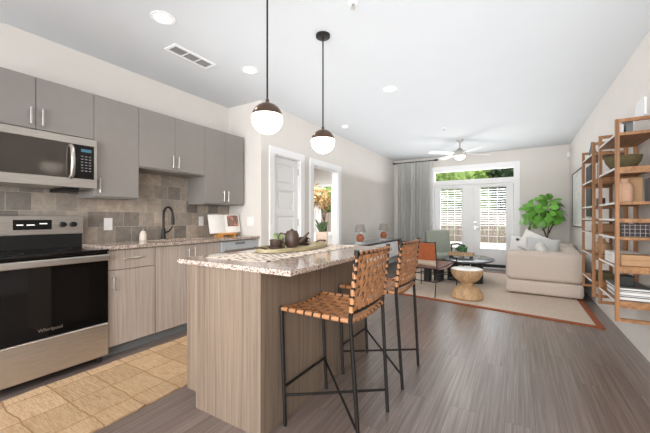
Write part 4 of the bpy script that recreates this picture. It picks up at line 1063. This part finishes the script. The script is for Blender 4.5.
single(B().lathe([(0, 0), (.05, 0), (.075, .05), (.07, .1), (.035, .13), (.03, .15), (.04, .155), (0, .12)], (.76, 4.42, .806+e), 28), 'jar', 'bleach', 'round pale wooden jar in the further shelving unit', 'jar', smooth=True)
single(B().box(.69, 4.3, .535+e, .84, 4.55, .61, .004, 1), 'box', 'bowl', 'olive storage box on the lowest shelf of the further unit', 'box')
single(B().lathe([(0, 0), (.03, 0), (.035, .05), (.02, .12), (.016, .17), (.01, .17), (0, .1)], (.70, 4.5, 1.842+e), 20), 'vase', 'greybook', 'slim grey vase on top of the further shelving unit', 'vase', smooth=True)
for k, h in enumerate((.2, .16, .19)):
    single(B().box(.71, 4.25+k*.045, 1.575+e, .87, 4.285+k*.045, 1.575+h), 'book', ['paper_w', 'greybook', 'paper_w'][k], ['tall white book, first', 'shorter grey book, middle', 'white book, last'][k]+' of the row in the further shelving unit', 'book', 'books in the further shelving unit')

# ------------------------------------------------------------------ seen through the hall door
t = thing('side_cabinet', (-4.3, 6.75, 0), 'low white cabinet in the room behind the open doorway', 'cabinet')
B().box(-4.65, 6.5, .05, -3.95, 7.0, .78, .004, 1).build('body', M['white_lac'], t)
for x in (-4.6, -4.0):
    for y in (6.55, 6.95): B().box(x-.02, y-.02, 0, x+.02, y+.02, .0495).build('leg', M['darkwood'], t)
t = thing('dried_leaf_arrangement', (-4.12, 6.75, .78), 'tall black vase of dried golden leaves seen through the doorway', 'dried plant')
B().lathe([(0, 0), (.06, 0), (.06, .30), (.05, .30), (.045, .28), (0, .28)], (-4.12, 6.75, .7805), 24).build('vase', M['black'], t, True)
b = B(); lf = B()
for k in range(12):
    a = random.uniform(0, 2*PI); top = Vector((-4.3+.2*math.cos(a), 6.75+.2*math.sin(a), random.uniform(1.6, 2.15)))
    st_ = Vector((-4.12, 6.75, 1.05)); mid = (st_+top)/2+Vector((.04*math.cos(a), .04*math.sin(a), .12)); b.path([st_, mid, top], [.005, .004, .002], 5)
    for j in range(34):
        f = random.uniform(.42, 1); p = st_.lerp(mid, f*2) if f < .5 else mid.lerp(top, f*2-1)
        d = Vector((random.gauss(0, 1), random.gauss(0, 1), random.gauss(-.4, .7))).normalized(); s = d.cross(Vector((random.random(), .3, random.random()))).normalized()*.04; L = random.uniform(.11, .18)
        lf.quad(p, p+d*L*.5+s, p+d*L, p+d*L*.5-s)
b.build('stem', M['trunk'], t); lf.build('leaves', M['drygold'], t)
